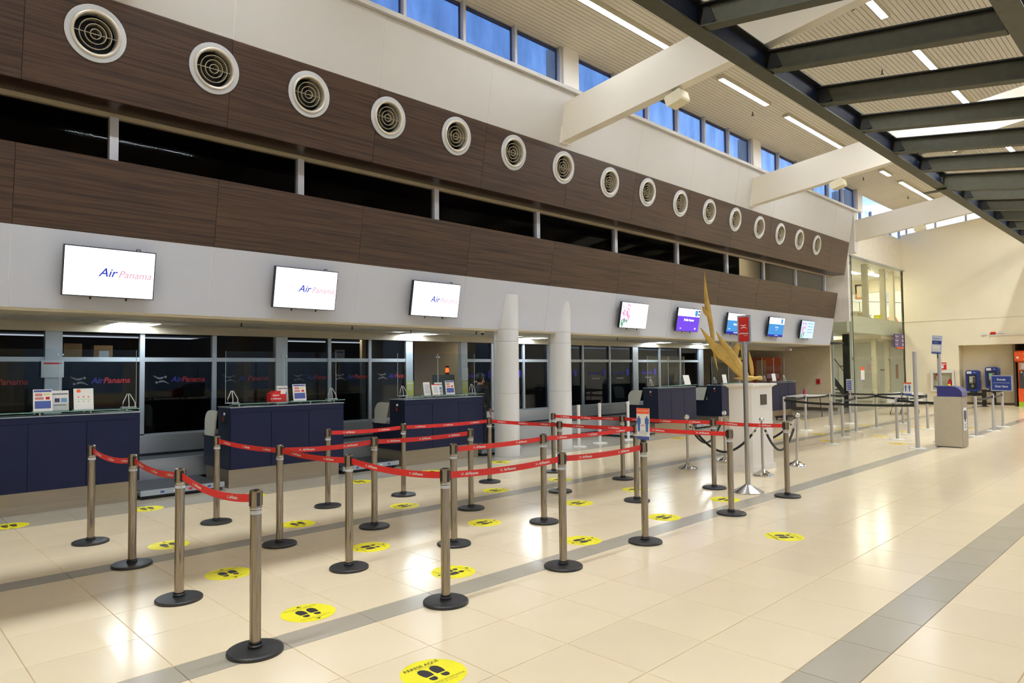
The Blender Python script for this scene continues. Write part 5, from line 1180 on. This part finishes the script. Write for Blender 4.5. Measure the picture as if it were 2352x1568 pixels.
# ================================================================== GLASS ROOM
gr = ST('window_5')
gx = [27.92, 30.0, 32.1, XE]; gz = [0.02, 2.0, 3.72, 5.97]
for a, c in zip(gx, gx[1:]):
    for d, e_ in zip(gz, gz[1:]): B().box(a+.006, 9.70, d+.006, c-.006, 9.712, e_-.006).build('pane', g_green, gr)
for d, e_ in zip(gz, gz[1:]): B().box(27.90, 9.712, d+.006, 27.912, 10.62, e_-.006).build('pane', g_green, gr)
b = B().box(27.895, 9.695, .02, 27.925, 9.72, 5.97); b.build('glass_corner', mat('glass_green_edge', (60, 84, 74), .2), gr)
for x_ in gx:
    for z_ in (2.0, 3.72, 5.7, .6):
        for dx, dz in ((-.07, -.07), (-.07, .07), (.07, -.07), (.07, .07)):
            B().cyl((x_, 9.78, z_), (x_+dx, 9.715, z_+dz), .010, 6).build('spider_arm', m_satin, gr)
gp2 = ST('trim_4')
B().box(27.96, 9.76, 0, 28.06, 9.86, 5.97).build('white_post', m_white2, gp2); B().box(27.92, 10.48, 0, 28.02, 10.58, 3.1).build('white_post', m_alu2, gp2); B().box(27.42, 10.36, 0, 27.92, 10.62, .1).build('skirting', m_skirt, gp2)
XR = 36.5
B().box(XR, 9.75, 0, XR+.1, 14.5, 6.1).build('wall_face', m_room, ST('wall_room_far')); B().box(27.5, 14.4, 0, XR, 14.5, 6.1).build('wall_face', m_room, ST('wall_room_back')); B().box(27.42, 10.62, 0, 27.52, 14.5, 6.1).build('wall_face', m_room, ST('wall_room_near')); B().box(XE+.12, 9.72, 0, XR, 9.82, 6.1).build('wall_face', m_room, ST('wall_room_jamb'))
B().box(27.5, 9.82, 5.98, XR, 14.5, 6.05).build('room_ceiling', m_white2, ST('ceiling_room')); B().box(28.0, 9.96, 3.05, XR, 14.4, 3.72).build('floor_slab', mat('slab_white', (224, 222, 206), .5), ST('floor_upper'))
B().box(XR-.05, 10.0, 5.35, XR, 14.4, 5.97).build('drop_header', m_beigecol, ST('trim_5'))
B().box(XR-.02, 9.9, 2.05, XR, 14.4, 2.2).build('wall_rail', m_white2, ST('trim_6')); B().box(32.0, 10.0, 2.9, XR, 13.5, 3.05).build('beige_bulkhead', m_beige, ST('trim_7'))
for i, (x_, z0, z1) in enumerate([(30.6, 3.72, 5.98), (32.8, 3.72, 5.98), (34.0, 3.72, 5.98), (32.9, 0, 3.05), (34.6, 0, 3.05)]):
    t = T('beige_pillar', ['left beige pillar on the upper floor of the glass room', 'middle beige pillar on the upper floor of the glass room', 'right beige pillar on the upper floor of the glass room', 'left beige pillar on the lower floor of the glass room', 'right beige pillar on the lower floor of the glass room'][i], 'pillar', (x_, 10.2, z0), 0, 'beige pillars in the glass room')
    y0 = 10.05 if z0 else 10.5; B().box(x_, y0, z0, x_+.22, y0+.2, z1).build('shaft', m_beigecol, t, True); B().box(x_-.02, y0-.02, z0, x_+.24, y0+.22, z0+.08).build('base', m_beigecol, t, True)
t = T('dark_pillar', 'dark steel pillar beside the black staircase', 'pillar', (30.0, 10.7, 0)); B().box(29.95, 10.6, 0, 30.3, 10.85, 3.05).build('shaft', m_stair, t, True); B().box(29.9, 10.55, 0, 30.35, 10.9, .03).build('foot_plate', m_stair, t, True)
t = T('staircase', 'black steel staircase behind the glass at the end of the counters', 'staircase', (30.2, 11.3, 0))
B().bar((29.0, 11.0, 1.32), (31.3, 11.0, .10), .04, .24).build('stringer', m_stair, t, True); B().bar((29.0, 12.0, 1.32), (31.3, 12.0, .10), .04, .24).build('stringer', m_stair, t, True)
for k in range(7): B().box(29.15+k*.29, 11.0, 1.22-.165*k, 29.45+k*.29, 12.0, 1.26-.165*k).build('tread', m_stair, t, True)
B().box(28.3, 11.0, 1.30, 29.1, 13.2, 1.38).build('landing', m_stair, t, True); B().box(28.3, 10.98, .95, 31.0, 11.02, 1.75).xf(Matrix.Identity(4)).build('landing_panel', m_stair, t, True) if False else B().box(29.1, 12.2, 1.12, 31.9, 12.3, 1.65).build('flight_side', m_stair, t, True)
for k in range(7): B().box(29.15+k*.29, 12.35, 1.42+.24*k, 29.45+k*.29, 13.3, 1.46+.24*k).build('tread', m_stair, t, True)
B().bar((29.0, 12.35, 1.40), (31.3, 12.35, 3.2), .04, .24).build('stringer', m_stair, t, True)
B().tube([(29.0, 11.0, 2.25), (31.3, 11.0, 1.02)], .02, 8).build('handrail', m_satin, t, True)
for k in range(4): B().cyl((29.1+.7*k, 11.0, 1.3-.37*k), (29.1+.7*k, 11.0, 2.2-.37*k), .012, 6).build('baluster', m_satin, t, True)
for a, c, lab in [((32.2, 11.2), (33.4, 11.45), 'upper room light panel nearer the fin wall'), ((33.9, 10.8), (35.1, 11.05), 'upper room light panel nearer the far wall')]:
    t = T('light_panel', lab, 'light panel', (a[0], a[1], 5.94), 0, 'light panels inside the glass room'); B().box(a[0], a[1], 5.94, c[0], c[1], 5.975).build('diffuser', m_rled, t, True); B().box(a[0]-.03, a[1]-.03, 5.95, c[0]+.03, a[1], 5.98).build('trim', m_white2, t, True)
for a, lab in [((33.0, 12.3), 'lower room tube light behind the stairs'), ((30.9, 13.4), 'lower room tube light near the left glass edge'), ((31.2, 12.2), 'extra tube light added above the dark pillar to brighten the lower room')]:  # third tube is an extra, added to brighten the lower room
    t = T('tube_light', lab, 'ceiling light', (a[0], a[1], 2.95), 0, 'tube lights in the lower glass room'); B().box(a[0], a[1], 2.93, a[0]+1.2, a[1]+.2, 2.98).build('tube', m_rled, t, True); B().box(a[0], a[1], 2.98, a[0]+1.2, a[1]+.2, 3.03).build('tray', m_white2, t, True)
t = T('guard_rail', 'thin steel guard rail on the upper floor of the glass room', 'railing', (33.5, 11.4, 3.72))
B().tube([(31.0, 11.5, 4.72), (34.0, 11.5, 4.72), (34.2, 11.3, 4.72), (36.4, 10.3, 4.72)], .022, 8).build('top_rail', m_satin, t, True)
for x_ in (31.2, 32.6, 34.0): B().cyl((x_, 11.5, 3.72), (x_, 11.5, 4.72), .018, 8).build('post', m_satin, t, True)
t = T('framed_picture', 'framed picture with a brown frame on the upper room wall', 'picture', (XR-.02, 12.25, 5.1)); b = B().box(XR-.05, 11.98, 5.08, XR-.01, 12.06, 5.80).box(XR-.05, 12.44, 5.08, XR-.01, 12.52, 5.80).box(XR-.05, 12.06, 5.08, XR-.01, 12.44, 5.16).box(XR-.05, 12.06, 5.72, XR-.01, 12.44, 5.80); b.build('frame', mat('frame_brown', (170, 112, 70), .5), t, True); B().box(XR-.03, 12.06, 5.16, XR-.01, 12.44, 5.72).build('picture', mat('picture_sage', (190, 184, 150), .6), t, True)
t = T('wall_poster', 'bluish grey wall poster on the upper room wall by the right pillar', 'poster', (XR-.02, 10.92, 4.6)); B().box(XR-.03, 10.72, 4.62, XR-.01, 11.12, 5.56).build('sheet', mat('poster_blue', (176, 190, 206), .6, noise=(5, .25, (1, 1, 1))), t, True); B().lathe([(.15, -.012), (.15, -.01)], 20, (XR-.03, 10.85, 5.3), 'X').build('grey_ring', mat('poster_grey', (120, 122, 130), .6), t, True)
t = T('desk', 'low brown desk on the upper floor of the glass room', 'desk', (32.6, 11.0, 3.72)); B().box(31.6, 10.8, 4.05, 33.0, 11.3, 4.10).build('top', m_beigecol, t, True); B().box(31.65, 10.85, 3.72, 31.75, 11.25, 4.05).build('leg', m_beigecol, t, True); B().box(32.85, 10.85, 3.72, 32.95, 11.25, 4.05).build('leg', m_beigecol, t, True)
t = T('yellow_crate', 'long yellow crate on the upper floor edge behind glass', 'crate', (33.0, 10.3, 3.72)); B().box(32.5, 10.2, 3.72, 33.5, 10.42, 3.92).build('body', m_yel, t, True); B().box(32.5, 10.19, 3.90, 33.5, 10.43, 3.94).build('rim', m_yel, t, True)
t = T('yellow_ornament', 'tall yellow ornament on a red base behind the upper glass', 'ornament', (34.5, 10.3, 3.72)); B().hexa([(34.35, 10.15, 3.72), (35.0, 10.15, 3.72), (35.0, 10.45, 3.72), (34.35, 10.45, 3.72), (34.45, 10.2, 3.95), (34.8, 10.2, 3.95), (34.8, 10.4, 3.95), (34.45, 10.4, 3.95)]).build('red_base', m_orp, t, True)
b = B()
for k, (dx, hh) in enumerate([(-.12, .5), (-.03, .34), (.05, .42), (.14, .25), (.24, .16)]): b.loft([((34.6+dx, 10.3, 3.9), (.05, 0, 0), (0, .05, 0)), ((34.6+dx*1.15, 10.3, 3.9+hh*.5), (.045, 0, 0), (0, .04, 0)), ((34.6+dx*1.2, 10.3, 3.9+hh), (.008, 0, 0), (0, .008, 0))], 8)
b.build('petals', m_yel, t, True)
t = T('direction_sign', 'violet direction sign with three lines hanging on the glass room', 'sign', (33.2, 9.64, 2.5)); B().box(32.55, 9.63, 2.53, 33.82, 9.66, 3.10).build('board', m_purple, t, True); B().box(32.85, 9.63, 2.46, 33.82, 9.66, 2.53).build('orange_foot', m_orp, t, True)
for k, (s1, s2) in enumerate([('Migración', 'Immigration'), ('Sanitarios', 'Restrooms'), ('Sala VIP', 'VIP Lounge')]):
    link('lettering', text_mesh('< '+s1, .10, m_print, 0, 'LEFT', .002), t, True, frame((32.62, 9.627, 3.00-.18*k), (1, 0, 0), (0, 0, 1))); link('lettering', text_mesh(s2, .06, m_print, 0, 'LEFT'), t, True, frame((32.72, 9.627, 2.92-.18*k), (1, 0, 0), (0, 0, 1))); B().box(33.60, 9.626, 2.94-.18*k, 33.72, 9.63, 3.05-.18*k).build('pictogram', m_print, t, True)
t = T('glass_notice', 'white notice with an orange head stuck on the glass room front', 'notice', (28.75, 9.69, 1.1)); B().box(28.56, 9.690, 1.14, 28.96, 9.697, 1.68).build('sheet', m_paper, t, True); B().box(28.56, 9.688, 1.55, 28.96, 9.690, 1.68).build('orange_head', m_orp, t, True); B().box(28.56, 9.688, 1.14, 28.96, 9.690, 1.17).build('blue_foot', m_bluep, t, True)
for y0, y1, z0, z1, m, lab in [(11.68, 11.87, 1.45, 1.76, m_redp, 'red notice on the lower wall of the glass room'), (11.2, 11.5, 1.2, 1.6, m_paper, 'white notice on the lower wall of the glass room'), (10.68, 10.78, 1.1, 1.78, mat('frame_brown', (0, 0, 0)), 'narrow brown frame at the right of the lower glass room'), (13.15, 13.42, 1.5, 1.8, m_paper, 'white notice with dark lines near the stairs')]:
    t = T('wall_notice', lab, 'notice', (XR-.02, (y0+y1)/2, z0)); B().box(XR-.03, y0, z0, XR-.01, y1, z1).build('sheet', m, t, True); B().box(XR-.034, y0+.03, z1-.12, XR-.03, y1-.03, z1-.05).build('heading', m_skirt, t, True)
B().box(XE+.0, 9.70, 0, XE+.12, 9.80, 6.0).build('jamb', m_beigecol, gp2)

# ================================================================== FOLDING TABLES
def table(x0, y0, x1, y1, lab, cloth=False):
    t = T('folding_table', lab, 'table', ((x0+x1)/2, (y0+y1)/2, 0), 0, 'white folding tables')
    B().box(x0, y0, .71, x1, y1, .745).build('top', m_wpost, t, True)
    for x_ in (x0+.18, x1-.18):
        B().tube([(x_-.1, y0+.06, 0), (x_-.06, y0+.06, .10), (x_, y0+.12, .30), (x_, y0+.14, .71)], .014, 6).build('leg', m_blackp, t, True); B().tube([(x_-.1, y1-.06, 0), (x_-.06, y1-.06, .10), (x_, y1-.12, .30), (x_, y1-.14, .71)], .014, 6).build('leg', m_blackp, t, True)
        B().tube([(x_, y0+.12, .30), (x_, y1-.12, .30)], .012, 6).build('brace', m_blackp, t, True)
    if cloth: b = B().box(x0-.01, y0-.012, .42, x1+.01, y0-.004, .75).box(x0-.012, y0-.01, .42, x0-.004, y1, .75); b.build('cloth_skirt', m_paper, t, True); B().box(x0-.012, y0-.012, .745, x1+.012, y1, .752).build('cloth_top', m_paper, t, True)
table(22.6, 9.35, 24.2, 10.05, 'white folding table with black legs by the beige end wall'); table(26.2, 7.35, 27.7, 8.05, 'second folding table with a white cloth in front of the glass room', True)
t = T('bottle', 'pink bottle with a green cap on the first folding table', 'bottle', (23.3, 9.72, .745)); B().lathe([(.04, 0), (.042, .01), (.042, .17), (.03, .20), (.03, .21)], 16).build('bottle_body', m_pink, t); B().lathe([(.032, .21), (.032, .25)], 16).build('cap', mat('green_cap', (60, 150, 80), .4), t)
t = T('paper_stack', 'low stack of papers on the first folding table', 'paper', (23.0, 9.65, .746), .2); B().box(-.22, -.12, 0, .22, .12, .03).build('sheets', m_paper, t); B().box(-.20, -.13, .03, .18, .09, .034).build('top_sheet', m_paper, t)
t = T('hand_trolley', 'low black trolley under the first folding table', 'trolley', (21.9, 9.75, 0)); B().box(-.35, -.2, .08, .35, .2, .13).build('deck', m_blackp, t)
for dx in (-.3, .3):
    for dy in (-.16, .16): B().lathe([(.04, -.015), (.04, .015)], 12, (dx, dy, .04), 'Y').build('wheel', m_blackp, t)

# ================================================================== SMALL CEILING / WALL THINGS
for (x_, y_, z_), lab in [((10.38, 6.42, 6.42), 'cream speaker box under the nearest white roof beam'), ((18.42, 6.67, 6.44), 'cream speaker box under the second white roof beam'), ((26.48, 6.93, 6.45), 'cream speaker box under the farthest white roof beam'), ((18.42, 3.92, 6.76), 'cream speaker box seen through the ceiling grid at right')]:
    t = T('speaker_box', lab, 'speaker', (x_, y_, z_), 0, 'cream speaker boxes under the roof beams')
    Mq = Matrix.Rotation(-.25, 4, 'X'); B().prism([(-.15, -.12), (.13, -.12), (.16, -.09), (.16, .06), (.13, .08), (-.15, .08), (-.17, .05), (-.17, -.09)], -.13, .13, 'YZ').xf(Mq).build('case', m_speaker, t); B().box(-.05, -.04, .06, .05, .04, .14).build('bracket', m_blackp, t)
for (x_, y_), lab in [((12.1, 8.2), 'ceiling sprinkler head just right of the nearest clerestory windows'), ((16.5, 8.0), 'ceiling sprinkler head between the first two white beams'), ((25.0, 8.2), 'ceiling sprinkler head behind the second white beam'), ((29.2, 8.0), 'ceiling sprinkler head before the farthest white beam'), ((13.6, 4.55), 'sprinkler head above the ceiling grid near its top'), ((17.0, 5.1), 'sprinkler head above the ceiling grid in its fourth gap')]:
    t = T('sprinkler', lab, 'sprinkler', (x_, y_, zc(y_)), 0, 'ceiling sprinkler heads'); B().lathe([(.012, -.09), (.012, 0)], 8).build('stem', m_blackp, t); B().lathe([(.035, -.10), (.035, -.09), (.01, -.07)], 12).build('deflector', m_blackp, t)
for (x_, y_), lab in [((4.6, 10.9), 'small sprinkler under the counter soffit, left of the second counter'), ((6.2, 10.2), 'small sprinkler at the edge of the soffit above the second counter'), ((8.0, 11.0), 'small sprinkler under the soffit beside the counter light'), ((9.0, 10.2), 'small sprinkler at the soffit edge left of the columns'), ((13.6, 10.2), 'small sprinkler at the soffit edge right of the columns'), ((19.2, 10.2), 'small sprinkler at the soffit edge above the fifth counter')]:
    t = T('sprinkler', lab, 'sprinkler', (x_, y_, 2.47 if y_ < 10.3 else 2.50), 0, 'soffit sprinkler heads'); B().lathe([(.01, -.05), (.01, 0)], 8).build('stem', m_blackp, t); B().lathe([(.028, -.056), (.028, -.05)], 10).build('deflector', m_blackp, t)
t = T('security_camera', 'small black dome camera on the soffit left of the nearer column', 'camera', (9.12, 10.15, 2.47)); B().lathe([(.045, -.03), (.045, 0)], 14).build('mount', m_white2, t); B().sphere((0, 0, -.035), .035, 12, 8).build('dome', m_blackp, t)
t = T('exit_lamp', 'white twin emergency lamp hanging under the far soffit', 'emergency lamp', (26.3, 11.6, 2.50)); B().cyl((0, 0, 0), (0, 0, -.08), .03, 10).build('stem', m_white2, t); B().box(-.08, -.16, -.16, .08, .16, -.08).build('case', m_white2, t); B().lathe([(.03, -.09), (.03, -.081)], 10, (0, 0, -.12), 'X').build('red_lens', m_redp, t)
t = T('alarm_box', 'red alarm call point on the beige wall beside the glass room', 'alarm', (27.30, 10.83, 1.03)); B().box(-.05, -.07, 0, 0, .07, .20).build('case', m_redp, t); B().box(-.055, -.035, .06, -.05, .035, .13).build('glass', m_blackp, t)
t = T('orange_reflection', 'orange panel standing in for the reflection in the acrylic of the farthest counter', 'reflection', (27.0, 12.6, 0)); B().box(27.0, 12.2, .9, 27.05, 13.9, 2.1).build('panel', mat('reflection_orange', (196, 96, 60), .5), t, True); B().box(26.99, 12.8, 1.1, 27.0, 13.2, 2.0).build('pale_stripe', mat('reflection_tan', (190, 160, 120), .5), t, True); B().box(26.98, 12.4, 0, 27.08, 12.46, .9).box(26.98, 13.6, 0, 27.08, 13.66, .9).build('leg', m_blackp, t, True)  # orange panel placed to imitate the orange reflection in the acrylic
t = T('monitor', 'small black monitor on the desk between the fourth and fifth counters', 'monitor', (18.6, 10.75, .746)); B().box(-.02, -.2, .10, .02, .2, .42).build('screen', m_blackp, t); B().box(-.03, -.03, .0, .03, .03, .12).build('neck', m_blackp, t); B().box(-.1, -.1, 0, .1, .1, .012).build('foot', m_blackp, t)
